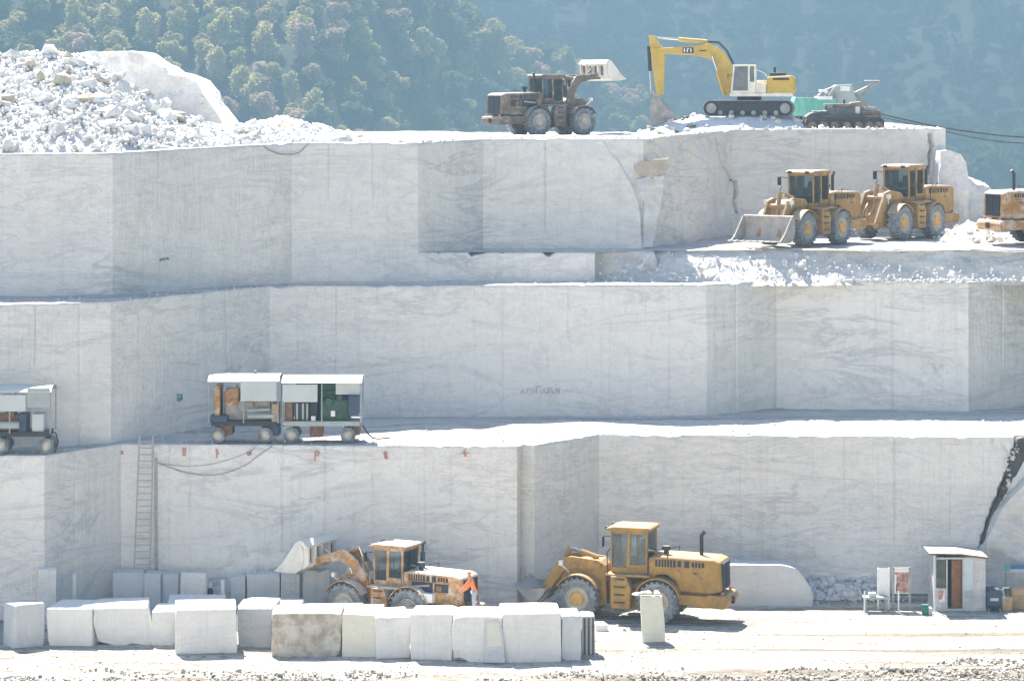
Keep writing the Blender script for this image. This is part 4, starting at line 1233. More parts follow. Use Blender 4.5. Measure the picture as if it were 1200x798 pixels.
for sy in (-1, 1):
    MB().prism([(lx(930), .0), (lx(926), .35), (lx(930), .75), (lx(995), .75), (lx(999), .35), (lx(995), 0)], sy * 1.1 - .25, sy * 1.1 + .25).build('crawler_track', M['tyre_dark'], CR)
    MB().box(lx(935), lx(940), sy * .7 - .1, sy * .7 + .1, .6, lz(134)).build('support_leg', M['steel'], CR)
    MB().box(lx(985), lx(990), sy * .7 - .1, sy * .7 + .1, .6, lz(121)).build('support_leg', M['steel'], CR)

# low tracked machine in front of the crusher
TD = 178.0
tx = wx(985, TD); k2 = TD / F; zt = float(top_h(np.array(tx), np.array(TD)))
def mx(px): return (px - 985) * k2
def mz(py): return wz(py, TD) - zt
TM = thing('tracked_loader', 'small brown tracked machine with dark cab window in front of the teal crusher', 'tracked machine', (tx, TD, zt))
for sy in (-1, 1):
    y0 = sy * .85
    tr = MB().prism([(mx(945), .25), (mx(941), .55), (mx(944), .85), (mx(950), .95), (mx(1028), .95), (mx(1034), .7), (mx(1034), .3), (mx(1029), 0), (mx(950), 0)], y0 - .22, y0 + .22).build('crawler_track', M['tyre_dark'], TM, bevel=.03)
    for px in (950, 963, 976, 990, 1004, 1016, 1027):
        MB().lathe([(.26, y0 + sy * .2), (.26, y0 + sy * .28), (.001, y0 + sy * .28)], 16, (mx(px), 0, .36)).build('roller', M['brown'], tr)
MB().box(mx(952), mx(1026), -.62, .62, .45, 1.25).prism([(mx(996), 1.2), (mx(996), 1.75), (mx(1008), 1.8), (mx(1012), 1.35), (mx(1030), 1.3), (mx(1032), .9)], -.6, .6).build('body', M['brown'], TM, bevel=.03)
cb = MB()
for px in (968, 979, 999, 1006):
    cb.box(mx(px), mx(px + 2.2), -.66, -.58, 1.2, mz(124)).box(mx(px), mx(px + 2.2), .58, .66, 1.2, mz(124))
cb.box(mx(966), mx(1010), -.7, .7, mz(124.5), mz(122)).box(mx(979), mx(1000), -.65, .65, 1.2, mz(136))
cbo = cb.build('cab', M['brown'], TM, bevel=.01)
MB().box(mx(981), mx(999), -.655, -.62, mz(136), mz(125)).build('window_pane', M['glass'], cbo)
MB().box(mx(970), mx(979), -.655, -.62, mz(138), mz(126)).build('window_pane', M['glass'], cbo)
MB().box(mx(1001), mx(1006), -.655, -.62, mz(133), mz(125)).build('door_panel', M['sheet'], cbo)
MB().tube((mx(990), .3, mz(122)), (mx(990), .3, mz(117)), .06, 8).build('exhaust_pipe', M['black'], TM)
MB().prism([(mx(946), .1), (mx(943), .9), (mx(948), 1.1), (mx(962), 1.25), (mx(966), 1.0), (mx(952), .2)], -1.0, 1.0).build('bucket', M['black'], TM)
MB().tube((mx(962), -.5, 1.1), (mx(982), -.5, 1.5), .09).tube((mx(962), .5, 1.1), (mx(982), .5, 1.5), .09).build('lift_arm', M['brown'], TM)
MB().box(mx(1012), mx(1026), -.5, .5, 1.3, 1.5).tube((mx(1015), 0, 1.5), (mx(1015), 0, 1.8), .1, 10).build('engine', M['steel'], TM)

# ------------------------------------------------------------------ generator trailers on the first terrace
def trailer(label, px0, px1, ybase, ytop, ptype, z0, depth=2.2, frontoff=0.0, yaw=0):
    d = dg(ybase, z0)
    X0, X1 = wx(px0, d), wx(px1, d)
    Lh = (X1 - X0) / 2; H = (ybase - ytop) * d / F
    T = thing('generator_trailer', label, 'trailer', ((X0 + X1) / 2, d + depth / 2, z0), yaw, 'roofed generator trailers on the terrace')
    hd = depth / 2
    def U(px): return (px - (px0 + px1) / 2) * d / F
    def Zy(py): return (ybase - py) * d / F
    ch = MB().box(-Lh + .12, Lh - .12, -hd + .25, -hd + .37, .74, .90).box(-Lh + .12, Lh - .12, hd - .37, hd - .25, .74, .90)
    for i in range(5):
        xx = -Lh + .2 + (2 * Lh - .4) * i / 4
        ch.box(xx - .05, xx + .05, -hd + .37, hd - .37, .76, .88)
    ch.box(-Lh + .1, Lh - .1, -hd + .2, hd - .2, .90, .95)
    ch.build('chassis', M['black'] if ptype != 2 else M['sheet_grey'], T)
    for xx in ((-Lh + .42, Lh - .62) if ptype != 3 else (-Lh + 1.4, Lh - .25)):
        for sy in (-1, 1):
            wheel(T, xx, sy * (hd - .22), .335, .335, .2, 'tyre', 'rim_pale', sy)
        MB().tube((xx, -hd + .2, .335), (xx, hd - .2, .335), .05, 8).box(xx - .06, xx + .06, -.3, .3, .335, .76).build('axle', M['black'], T)
    fr = MB()
    for xx in (-Lh + .05, Lh - .05, 0.0):
        for sy in (-1, 1):
            fr.tube((xx, sy * (hd - .06), .9), (xx, sy * (hd - .06), H - .25), .028, 6)
    for sy in (-1, 1):
        fr.tube((-Lh + .05, sy * (hd - .06), H - .25), (Lh - .05, sy * (hd - .06), H - .25), .028, 6)
    fr.build('frame', M['sheet_grey'], T)
    # curved roof sheet, with rolled front edge
    pr = []
    n = 12
    for i in range(n + 1):
        t = -1 + 2 * i / n
        pr.append((t * (hd + .03), H - .02 - .22 * abs(t) ** 3.0))
    rf = MB()
    for (a, b) in zip(pr[:-1], pr[1:]):
        rf.add([(-Lh, a[0], a[1]), (Lh, a[0], a[1]), (Lh, b[0], b[1]), (-Lh, b[0], b[1]), (-Lh, a[0], a[1] - .03), (Lh, a[0], a[1] - .03), (Lh, b[0], b[1] - .03), (-Lh, b[0], b[1] - .03)],
               [(0, 1, 2, 3), (7, 6, 5, 4), (0, 4, 5, 1), (2, 6, 7, 3), (1, 5, 6, 2), (0, 3, 7, 4)])
    rf.build('roof', M['sheet'], T)
    return T, U, Zy, hd, Lh, H

T1Z = 7.12
# orange engine
T, U, Zy, hd, Lh, H = trailer('generator trailer with an orange engine under its pale roof', 243.5, 327, 519.5, 440.5, 1, T1Z)
MB().box(U(282), U(324), -hd - .02, -hd + .02, Zy(470), Zy(446)).build('side_sheet', M['sheet'], T)
MB().box(U(250.5), U(257), -hd + .2, hd - .3, .95, Zy(453)).build('radiator', M['orange'], T, bevel=.02)
e = MB().box(U(262), U(278), -.55, .5, Zy(477), Zy(458)).tube((U(272), -.62, Zy(463)), (U(272), -.3, Zy(463)), .26, 16).tube((U(266), -.6, Zy(470)), (U(266), -.3, Zy(470)), .14, 12).tube((U(276), -.3, Zy(461)), (U(276), -.3, Zy(452)), .07, 8)
MB().box(U(296), U(312), -.5, .5, Zy(480), Zy(466)).build('fan_housing', M['orange'], T, bevel=.03)
e.build('engine', M['orange'], T, bevel=.03)
e = MB().box(U(262), U(318), -.45, .5, .97, Zy(476)).tube((U(284), -.5, Zy(478)), (U(284), .4, Zy(478)), .3, 14).tube((U(300), -.6, Zy(474)), (U(316), -.6, Zy(474)), .2, 12).box(U(285), U(296), -.6, -.2, Zy(478), Zy(472))
e.build('generator', M['steel'], T, bevel=.03)
MB().box(U(246), U(266), -hd + .05, -.2, .95, 1.22).build('battery_box', M['navy'], T, bevel=.02)
MB().tube((U(290), -hd + .1, 1.2), (U(322), -hd + .1, 1.2), .10, 10).tube((U(290), -hd + .1, 1.45), (U(316), -hd + .1, 1.5), .06, 8).build('pipe', M['sheet_grey'], T)
MB().box(U(318), U(326), -hd + .1, .3, .95, Zy(474)).build('control_cabinet', M['wood_pale'], T, bevel=.02)
MB().tube((U(296), .2, H - .03), (U(296), .2, H + .12), .07, 8).build('roof_vent', M['steel'], T)
MB().box(U(256), U(271), -.6, .6, .30, .74).build('fuel_tank', M['rust'], T, bevel=.03)
MB().box(U(315), U(326), -.7, .5, .28, .74).build('tool_locker', M['navy'], T, bevel=.03)
MB().box(U(258), U(318), hd - .25, hd - .22, .95, 2.1).build('interior_shade', M['brown'], T)  # dark sheet added to stand for the shaded interior under the roof
# green engine
T, U, Zy, hd, Lh, H = trailer('generator trailer with a dark green engine and navy panel at its end', 330, 424, 519.5, 442, 2, T1Z)
MB().box(U(331), U(372), -hd - .02, -hd + .02, Zy(471), Zy(450.5)).build('side_sheet', M['sheet'], T)
MB().box(U(393), U(421), -hd + .3, -hd + .34, Zy(463), Zy(446)).build('end_sheet', M['sheet'], T)
MB().box(U(408), U(420), -hd + .05, hd - .3, Zy(487), Zy(464)).build('radiator', M['navy'], T, bevel=.02)
MB().box(U(374), U(392), -.2, .6, .97, Zy(452)).box(U(374), U(407), -.5, .6, .97, Zy(470)).tube((U(384), -.62, Zy(473)), (U(384), -.3, Zy(473)), .20, 14).tube((U(397), -.62, Zy(467)), (U(397), -.3, Zy(467)), .14, 12).tube((U(380), -.3, Zy(462)), (U(396), -.3, Zy(462)), .09, 10).build('engine', M['green'], T, bevel=.03)
MB().box(U(344), U(360), -.6, .5, .97, Zy(473)).box(U(361), U(371), -.4, .5, .97, Zy(470)).build('generator', M['black'], T, bevel=.03)
for px in (346, 353, 358):
    MB().box(U(px), U(px + 2.4), -.66, -.6, 1.0, Zy(474)).build('cabinet_rib', M['sheet_grey'], T)
MB().box(U(333), U(342), -.7, .3, .95, Zy(470)).build('control_cabinet', M['rust'], T, bevel=.02)
MB().box(U(387), U(392), -.7, -.55, 1.15, 1.4).build('filter', M['white'], T)
MB().box(U(364), U(369), -.75, -.5, .96, 1.16).build('canister', M['white'], T)
MB().box(U(330), U(342), -.8, .8, .3, .74).build('tool_locker', M['sheet_grey'], T, bevel=.03)
MB().box(U(362), U(377), -.6, .6, .22, .74).build('fuel_tank', M['rust'], T, bevel=.03)
MB().box(U(412), U(421), -.6, .6, .3, .74).build('tool_locker', M['rust'], T, bevel=.03)
MB().box(U(343), U(408), hd - .25, hd - .22, .95, 2.55).build('interior_shade', M['navy'], T)  # likewise added: navy sheet gives the dark behind the generator
# left one, cut by the frame edge
T, U, Zy, hd, Lh, H = trailer('grey roofed generator trailer cut off by the left edge of the picture', -38, 60, 532.5, 452.5, 3, T1Z, 1.7)
MB().box(U(-30), U(30), -hd - .02, -hd + .02, Zy(482), Zy(463)).build('side_sheet', M['sheet'], T)
MB().box(U(32), U(58.5), -hd - .02, -hd + .02, Zy(477), Zy(455)).build('end_sheet', M['sheet_grey'], T)
MB().box(U(-20), U(20), -.4, .4, .97, Zy(488)).box(U(3), U(15), -.5, .3, Zy(492), Zy(484)).build('generator', M['rust'], T, bevel=.03)
MB().box(U(20), U(30), -.6, .4, .95, Zy(486)).build('battery_box', M['navy'], T, bevel=.02)
MB().tube((U(-30), -hd + .1, 1.25), (U(22), -hd + .1, 1.25), .16, 12).build('fuel_tank', M['sheet_grey'], T)
MB().box(U(36), U(50), -.55, .4, .95, Zy(486)).build('control_cabinet', M['sheet'], T, bevel=.02)
MB().path([(U(55), -.5, .95), (U(64), -.55, .9), (U(67), -.55, .5), (U(63), -.5, .05)], .03).build('hose', M['black'], T)
# ------------------------------------------------------------------ cut blocks
def block_mesh(w, dp, h, seed, rough=.012, skew=.05, chipsz=.06, cut=None):
    rr = random.Random(seed)
    bm = bmesh.new()
    bmesh.ops.create_cube(bm, size=1)
    for v in bm.verts:
        v.co = Vector((v.co.x * w, (v.co.y + .5) * dp, (v.co.z + .5) * h))
        v.co.x += rr.uniform(-skew, skew) * .8; v.co.y += rr.uniform(-skew, skew) * .6
        if v.co.z > .1: v.co.z += rr.uniform(-skew, skew) * .5
    if cut:                               # sloping right end
        for v in bm.verts:
            if v.co.x > 0 and v.co.z > .1: v.co.x -= cut
    bmesh.ops.bevel(bm, geom=bm.edges[:], offset=.02, segments=1, affect='EDGES')
    bmesh.ops.subdivide_edges(bm, edges=[e for e in bm.edges if e.calc_length() > .3], cuts=7, use_grid_fill=True)
    bmesh.ops.triangulate(bm, faces=[f for f in bm.faces if len(f.verts) > 4])
    corners = [Vector((sx * w / 2, sy * dp, sz * h)) for sx in (-1, 1) for sy in (0, 1) for sz in (0, 1)]
    for i in range(3): corners.append(Vector((rr.uniform(-w / 2, w / 2), 0, h * rr.choice((0, 1, 1)))))
    amt = [rr.uniform(0, chipsz) * (2 if rr.random() < .3 else 1) for _ in corners]
    cen = Vector((0, dp / 2, h / 2))
    for v in bm.verts:
        p = v.co
        n = float(fbm(p.x * 1.6 + seed, p.z * 1.6 + p.y, seed, 4)) - .5
        dirv = (p - cen); dirv.x /= w; dirv.y /= dp; dirv.z /= h
        dirv.normalize()
        v.co += dirv * n * rough * 3
        for c, a in zip(corners, amt):
            q = (p - c).length
            if a > .01 and q < a * 2.5: v.co += (cen - p).normalized() * a * (1 - q / (a * 2.5)) * .8
        if v.co.z < .02: v.co.z = min(v.co.z, .0) - .06
    bmesh.ops.recalc_face_normals(bm, faces=bm.faces)
    me = bpy.data.meshes.new('marble_block'); bm.to_mesh(me); bm.free()
    return me

BG = 'marble blocks lined up on the quarry floor'
def marble_block(label, px0, px1, yb, yt, depth, mat='block', yaw=0.0, seed=1, group=BG, cut=None, name='marble_block', cat='stone block', chips=.06, tilt=0, width=None):
    d = dg(yb, 0.0)
    w = width or (px1 - px0) * d / F; h = (yb - yt) * d / F
    x = wx((px0 + px1) / 2, d)
    me = block_mesh(w, depth, h, seed, cut=cut, chipsz=chips)
    o = link_mesh(name, me, M[mat], None, (x, d, fz(x, d)))
    o.rotation_euler = (0, YL(tilt), YL(yaw))
    tag(o, label, cat, group)
    return o

marble_block('corner block at the left end of the front row, showing two faces', 13, 55, 758, 708, 1.15, 'block_grey', 32, 1, width=1.3)
marble_block('long pale block next to the left end corner block', 55, 109, 757, 714, 2.3, 'block', -7, 2, tilt=-1)
marble_block('pale block with a broken sloping right end, left part of the front row', 110, 180, 756.5, 713, 2.5, 'block', 5, 3, cut=.30, chips=.22)
marble_block('narrow pale block between the sloping-ended block and the wide grey-white one', 178, 210, 756, 716, 2.0, 'block', 0, 4)
marble_block('wide grey-white block standing well forward left of the brown stained block', 205, 277, 766, 715, 2.4, 'block', 6, 5)
marble_block('low pale block just left of the brown stained block, set back', 278.5, 318, 757.5, 712, 2.6, 'block_grey', -4, 6)
marble_block('brown stained weathered block in the middle of the front row', 318, 400, 768.5, 718, 2.2, 'block_brown', 1, 7, chips=.16)
marble_block('cream block immediately right of the brown stained block', 401, 440.5, 769.5, 719, 2.3, 'block_cream', -6, 8, tilt=1)
marble_block('light block with a bright right edge beside the cream block', 440.5, 481, 771, 723, 2.2, 'block', 7, 9)
marble_block('wide plain block left of the block with the leaning slab', 481, 530.5, 773.5, 721, 2.2, 'block', -5, 10, tilt=-1.2)
marble_block('block with a rounded left shoulder behind the leaning cream slab', 529, 590, 776, 723, 2.3, 'block', -2, 11, chips=.26)
marble_block('smooth large white block right of the leaning cream slab', 589, 658, 775.5, 718, 2.4, 'block', 4, 12)
marble_block('small grey-footed block between the smooth white one and the drilled slab', 658.5, 681, 774, 722, 1.8, 'block_grey', 4, 13)
ds = marble_block('thin upright slab with drill grooves at the right end of the front row', 682, 698, 768.5, 722, 1.2, 'block_grey', 5, 14, name='drilled_slab', cat='stone slab')
for i in range(3):
    MB().tube((-.17 + i * .17, -.035, .05), (-.17 + i * .17, -.035, 1.55), .035, 8).build('drill_groove', M['rock_dark'], ds)
# second line, mostly hidden: only tops show
marble_block('flat topped block behind the narrow and wide grey-white blocks', 196, 262, 742, 707, 2.2, 'block', 4, 15, group='blocks of the second row')
marble_block('flat topped block in the second row behind the set back grey block', 278, 350, 744, 711, 2.0, 'block', -2, 16, group='blocks of the second row')
marble_block('flat topped block behind the cream block, below the raised bucket loader', 352, 424, 748, 715, 1.8, 'block', 2, 17, group='blocks of the second row')
marble_block('flat topped block in the second row under the rear wheel of the dusty loader', 432, 494, 750, 720, 1.9, 'block', -3, 18, group='blocks of the second row')
marble_block('flat topped block in the second row under the worker in orange', 505, 566, 752, 720, 1.7, 'block', 1, 19, group='blocks of the second row')
# slab leaning on the row
d = dg(776, 0)
def plate(name, outline, d, thick, mat, label, cat, lean=0.0, base_py=None, group=None, rough=.01, seed=0):
    """upright plate: picture outline taken at depth d, standing on the floor, leaning back"""
    zb = wz(base_py, d); xm = sum(wx(p, d) for p, q in outline) / len(outline)
    bm = bmesh.new()
    vs = [bm.verts.new((wx(p, d) - xm, 0, wz(q, d) - zb)) for p, q in outline]
    f = bm.faces.new(vs)
    r = bmesh.ops.extrude_face_region(bm, geom=[f])
    for v in r['geom']:
        if isinstance(v, bmesh.types.BMVert): v.co.y += thick
    bmesh.ops.bevel(bm, geom=bm.edges[:], offset=.015, segments=1, affect='EDGES')
    for v in bm.verts: v.co.y += v.co.z * lean
    bmesh.ops.recalc_face_normals(bm, faces=bm.faces)
    me = bpy.data.meshes.new(name); bm.to_mesh(me); bm.free()
    o = link_mesh(name, me, M[mat], None, (xm, d, fz(xm, d) - .01))
    if label: tag(o, label, cat, group)
    return o
s1 = plate('leaning_slab', [(568, 776), (592, 776), (590, 746), (586, 727), (568, 726), (567, 746)], dg(777.5, 0), .10, 'block_grey', 'thin cream-fronted slab with a grey rim leaning against the front row', 'stone slab', .14, 777.5)
pf = [(571, 757), (588, 757), (586, 740), (583.5, 729.5), (571, 729.5)]
dd = dg(777.5, 0); zb = wz(777.5, dd); xm = s1.location.x
fm = MB(); V = [(wx(p, dd) - xm, -.012 + (wz(q, dd) - zb) * .14, wz(q, dd) - zb) for p, q in pf]
fm.add(V + [(a, b + .03, c) for a, b, c in V], [(0, 1, 2, 3, 4), (9, 8, 7, 6, 5), (0, 5, 6, 1), (1, 6, 7, 2), (2, 7, 8, 3), (3, 8, 9, 4), (4, 9, 5, 0)]); fm.build('polished_face', M['block_cream'], s1)
# upright slab by the yellow loader, with loose chunks on its top
u1 = plate('upright_slab', [(753, 753), (779.5, 752), (779, 728), (776, 699), (751, 699), (751, 715)], dg(753, 0), .42, 'block_cream', 'upright greenish-cream slab standing alone in front of the yellow loader', 'stone slab', .04, 753)
db = dg(753, 0)
for (px, py, s, m) in ((757, 695, .50, 'block_cream'), (769, 694.5, .48, 'rock_tan'), (747, 697, .40, 'rock')):
    o = put_rock(wx(px, db), db + .25, wz(py, db), s, m, None, 'stone_chunk', .55)
    o.scale = (s * 1.3, s, s * .62); o.rotation_euler = (0, 0, R.uniform(0, 6))
    tag(o, {757: 'cream stone chunk lying on the left half of the upright slab', 769: 'tan stone chunk lying on the right half of the upright slab', 747: 'white stone chunk overhanging the left edge of the upright slab'}[px], 'stone')
marble_block('flat white offcut lying on the ground right of the front row', 698, 713, 739, 731, .7, 'block', 10, 31, group=None, name='stone_offcut', cat='stone offcut')

# blocks and slabs at the foot of the wall
WG = 'blocks stored at the foot of the wall'
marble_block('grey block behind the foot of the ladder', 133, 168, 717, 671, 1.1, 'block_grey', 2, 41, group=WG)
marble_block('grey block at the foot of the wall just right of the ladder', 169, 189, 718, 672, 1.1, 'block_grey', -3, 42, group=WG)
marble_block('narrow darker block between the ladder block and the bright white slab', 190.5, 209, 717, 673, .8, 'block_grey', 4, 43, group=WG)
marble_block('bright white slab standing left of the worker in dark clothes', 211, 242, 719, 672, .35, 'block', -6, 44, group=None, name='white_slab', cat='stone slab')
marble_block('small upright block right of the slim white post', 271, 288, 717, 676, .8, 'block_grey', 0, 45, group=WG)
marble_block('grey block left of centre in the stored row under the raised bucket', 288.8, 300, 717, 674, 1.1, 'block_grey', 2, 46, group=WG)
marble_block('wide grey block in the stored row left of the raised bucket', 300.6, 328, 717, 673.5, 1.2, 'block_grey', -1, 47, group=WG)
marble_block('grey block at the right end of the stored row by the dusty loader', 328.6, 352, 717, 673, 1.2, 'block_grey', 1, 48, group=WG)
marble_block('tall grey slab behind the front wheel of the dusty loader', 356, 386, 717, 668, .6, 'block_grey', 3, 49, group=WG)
def post(label, px, y0, y1, w=.14, mat='white', name='stone_post'):
    d = dg(y0, 0); h = (y0 - y1) * d / F; x = wx(px, d)
    me = block_mesh(w, w, h, int(px), .008, .015, .02)
    return tag(link_mesh(name, me, M[mat], None, (x, d, fz(x, d))), label, 'post')
post('slim white post standing right of the worker in dark clothes', 261, 719, 680, .17)
post('slim white post in front of the blue-grey wall on the far left', 87, 723, 672, .17)
w9 = marble_block('white block with a loose cap stone leaning by the far left wall', 45, 65.5, 731, 666, .6, 'block', 8, 50, group=None)
# pale drum with a dark mouth by the stored row
d = dg(722, 0); x = wx(279, d)
dr = thing('drum', 'small pale drum lying with its dark open end showing beside the stored blocks', 'drum', (x, d, fz(x, d)), YL(20))
MB().lathe([(.24, -.3), (.24, .35), (.20, .35), (.20, -.26), (.24, -.3)], 22, (0, 0, .25)).build('shell', M['sheet'], dr, smooth=True)
MB().lathe([(.20, -.2), (.001, -.2)], 22, (0, 0, .25)).build('mouth_shade', M['black'], dr)  # black disc just inside the mouth paints the shade of the hollow
MB().box(-.30, .30, -.2, -.12, 0, .08).box(-.3, .3, .12, .2, 0, .08).build('cradle', M['sheet_grey'], dr)
# rounded slab right of the yellow loader
d = 132.2; x0, x1 = wx(846, d), wx(953, d)
hgt = 48.5 * d / F
prof = [(x0, -.1), (x0 - .05, .6), (x0 + .05, 1.2), (x0 + .12, hgt - .05), (x0 + .4, hgt), (x1 - 1.3, hgt - .02), (x1 - .85, hgt - .12), (x1 - .45, hgt - .45), (x1 - .15, .9), (x1, .45), (x1 - .02, -.1)]
bm = bmesh.new()
f = bm.faces.new([bm.verts.new((p[0], d, p[1])) for p in prof])
r = bmesh.ops.extrude_face_region(bm, geom=[f])
for v in r['geom']:
    if isinstance(v, bmesh.types.BMVert): v.co.y += 1.6
bmesh.ops.bevel(bm, geom=bm.edges[:], offset=.05, segments=2, affect='EDGES')
bmesh.ops.triangulate(bm, faces=[f for f in bm.faces if len(f.verts) > 4])
bmesh.ops.recalc_face_normals(bm, faces=bm.faces)
me = bpy.data.meshes.new('rounded_slab'); bm.to_mesh(me); bm.free()
tag(link_mesh('rounded_slab', me, M['block_grey']), 'long smooth grey slab with a rounded right end behind the yellow loader', 'stone slab')

# ------------------------------------------------------------------ ladder, cables, paint marks
d_wall = float(line_y(L1, wx(170, 132.9)))
lad = thing('ladder', 'long pale metal ladder reaching from the floor to the terrace', 'ladder', (wx(169, d_wall), d_wall - .5, 0))
zt = 7.5
def lp(t, side): # slightly narrower and to the right at top
    return Vector((wx(168.5 + 4.5 * t, d_wall) - lad.location.x + side * (.36 - .06 * t), -.55 + .58 * t, t * zt))
st_ = MB()
for s in (-1, 1): st_ = MB().tube(lp(0, s), lp(1, s), .042, 6); st_.build('stile', M['ladder'], lad)
nr = 26
proto_r = None
for i in range(nr):
    t = (i + .7) / (nr + .6)
    MB().tube(lp(t, -1), lp(t, 1), .026, 6).build('rung', M['ladder'], lad)
pp = MB().tube((wx(183, d_wall), d_wall - .06, 1.0), (wx(183, d_wall), d_wall - .06, 6.5), .07, 8).build('drain_pipe', M['ladder'])
tag(pp, 'thin grey pipe running down the wall right beside the ladder', 'pipe')

def hang(name, pts, r, mat, label, cat='cable', n=30):
    """smooth curve through points"""
    P_ = [Vector(p) for p in pts]
    P_ = [P_[0]] + P_ + [P_[-1]]
    out = []
    for i in range(1, len(P_) - 2):
        for j in range(n // (len(P_) - 3) + 1):
            t = j / (n // (len(P_) - 3) + 1)
            a, b, c, e = P_[i - 1], P_[i], P_[i + 1], P_[i + 2]
            out.append(.5 * ((2 * b) + (c - a) * t + (2 * a - 5 * b + 4 * c - e) * t * t + (3 * b - a - 3 * c + e) * t ** 3))
    out.append(P_[-2])
    o = MB().path(out, r, 6).build(name, M[mat], None, smooth=True)
    return tag(o, label, cat)
def wp(px, py, L, off=.08):
    x = 0
    yv = 134.0
    for _ in range(6): x = wx(px, yv); yv = float(line_y(L, x))
    return (wx(px, yv - off), yv - off, wz(py, yv - off))
hang('power_cable', [wp(182, 541, L1), wp(200, 548, L1), wp(225, 555, L1), wp(255, 556, L1), wp(285, 546, L1), wp(305, 532, L1), wp(318, 523, L1, .02), (wx(322, 133.4), 133.6, 7.3)], .024, 'cable_grey', 'lower of the two slack cables hanging from the trailers down the wall')
hang('power_cable', [wp(182, 542, L1), wp(215, 546, L1), wp(245, 544, L1), wp(275, 536, L1), wp(297, 526, L1), (wx(302, 133.2), 133.4, 7.35)], .017, 'cable_grey', 'upper thin slack cable hanging from the trailers down the wall')
hang('hanging_cable', [wp(308, 170, L3), wp(315, 176, L3), wp(330, 181, L3), wp(348, 180, L3), wp(358, 172, L3), wp(361, 167, L3, .02)], .03, 'cable_grey', 'dark cable loop hanging over the rim of the upper face below the rubble heap')
hang('trailing_cable', [(wx(425, 132.9), 133.0, 7.9), (wx(432, 133.2), 133.4, 7.45), (wx(440, 133.6), 134.0, 7.2), (wx(456, 134), 134.6, 7.17)], .035, 'cable', 'short dark cable trailing on the terrace right of the green engine trailer')
hang('overhead_cable', [(wx(1032, 185), 185, wz(134, 185)), (wx(1090, 188), 188, wz(147, 188)), (wx(1140, 190), 190, wz(155, 190)), (wx(1200, 193), 193, wz(161, 193)), (wx(1290, 198), 198, wz(160, 198))], .05, 'cable', 'upper overhead cable sagging across the wooded hill on the right')
hang('overhead_cable', [(wx(1035, 185), 185, wz(138, 185)), (wx(1100, 188), 188, wz(152.5, 188)), (wx(1150, 190), 190, wz(163, 190)), (wx(1200, 193), 193, wz(168, 193)), (wx(1290, 198), 198, wz(166, 198))], .035, 'cable', 'lower overhead cable sagging across the wooded hill on the right')
# pole outside the frame that carries them
po = MB().tube((wx(1290, 198), 198, 5), (wx(1290, 198), 198, wz(152, 198)), .14, 10, .10).build('cable_pole', M['wood_pale']); tag(po, 'plain wooden pole carrying the overhead cables', 'pole')

def face_frame(L, px, py):
    x, y, z = wp(px, py, L, 0)
    for a, c in zip(L[:-1], L[1:]):
        if a[0] - .01 <= x <= c[0] + .01:
            u = Vector((c[0] - a[0], c[1] - a[1], 0)).normalized()
            return Vector((x, y, z)), u, Vector((u.y, -u.x, 0))
def paint(L, px, py, strokes, w, mat, parent, scale=1 / 26.5):
    """strokes in picture pixels about (px,py), laid on the face as thin flat strips"""
    o, u, n = face_frame(L, px, py)
    mb = MB()
    for st in strokes:
        for (a, b) in zip(st[:-1], st[1:]):
            A = o + u * (a[0] * scale) + Vector((0, 0, -a[1] * scale)); B = o + u * (b[0] * scale) + Vector((0, 0, -b[1] * scale))
            t = (B - A).normalized(); s = t.cross(n) * w / 2
            A = A - t * w * .3; B = B + t * w * .3
            f = n * .075; k = n * .02
            mb.add([A - s + f, A + s + f, B + s + f, B - s + f, A - s - k, A + s - k, B + s - k, B - s - k], [(0, 1, 2, 3), (7, 6, 5, 4), (0, 4, 5, 1), (2, 6, 7, 3), (1, 5, 6, 2), (0, 3, 7, 4)])
    return mb.build('paint_mark', M[mat], parent)
for (px, py, st) in ((143, 530, [[(-1.5, -1), (1, -1.5), (1.2, 1.5), (-1.2, 1.3)]]),
                     (179, 531, [[(0, -5), (.4, -1)], [(-.8, 0), (1.0, .4)], [(0, 1.5), (-.6, 4.5)]]),
                     (216, 529, [[(-1.5, -4), (1.5, -4), (1.5, 0), (-1.5, 0), (-1.5, -4)], [(-1.4, 2.5), (1.6, 2.3)], [(-1.5, 4.4), (1.5, 4.4)]]),
                     (254, 531, [[(-.4, -5), (.2, 0), (0, 5)], [(.6, -4), (1.6, 1)]]),
                     (292, 531, [[(-2, -1), (1, -2), (2, 1), (-1, 2.2), (-2, -1)], [(1.6, -2.4), (2.6, -3)]]),
                     (371, 532, [[(-1.8, 8), (-1.6, -3), (2.0, -4), (3.4, -1), (1.0, 1.6), (-1.4, 1.4)]]),
                     (452, 533, [[(-2.0, -3), (-1, 2), (1.6, -1.4)], [(.5, -4), (.8, 5)], [(-1.2, 3.2), (2, 2.4)]]),
                     (545, 531, [[(-4, 0), (4, -.5)], [(-2, -3), (2, 3.4)], [(.4, -4), (-.6, 4)]])):
    paint(L1, px, py, st, .05, 'red', t1)
paint(L2, 210, 466, [[(-4.5, -4), (-3.2, -3)], [(-4, 0), (-3, .4), (-3.2, 4), (-1.5, 4)], [(-1.5, -4.5), (3.5, -4), (4.2, 2.5), (0, 3), (-.5, .3), (3.5, -.2)]], .022, 'greenmark', t2)
paint(L3, 192, 303, [[(-9, 1.5), (-5, 0), (-3.5, 1.2), (-8, 3)], [(-1, 2), (-.5, 0), (6, -.5), (7, 1.6), (4, 1.2)]], .022, 'greenmark', t3)
paint(L2, 632, 458, [[(-24, 3), (-22, -2), (-19, 3)], [(-16, 3), (-15, -3), (-10, -2.6), (-8, 3)], [(-7, -4), (-4, 3), (-3, -6), (1, -6)], [(3, 3), (6, -3), (8, 3)], [(9, -4), (13, -4), (11, 3), (9.5, 2)], [(15, -4), (17, 3), (20, 3)], [(21, 3), (22, -3.4), (25, 3), (26, -3.6)]], .03, 'greymark', t2)

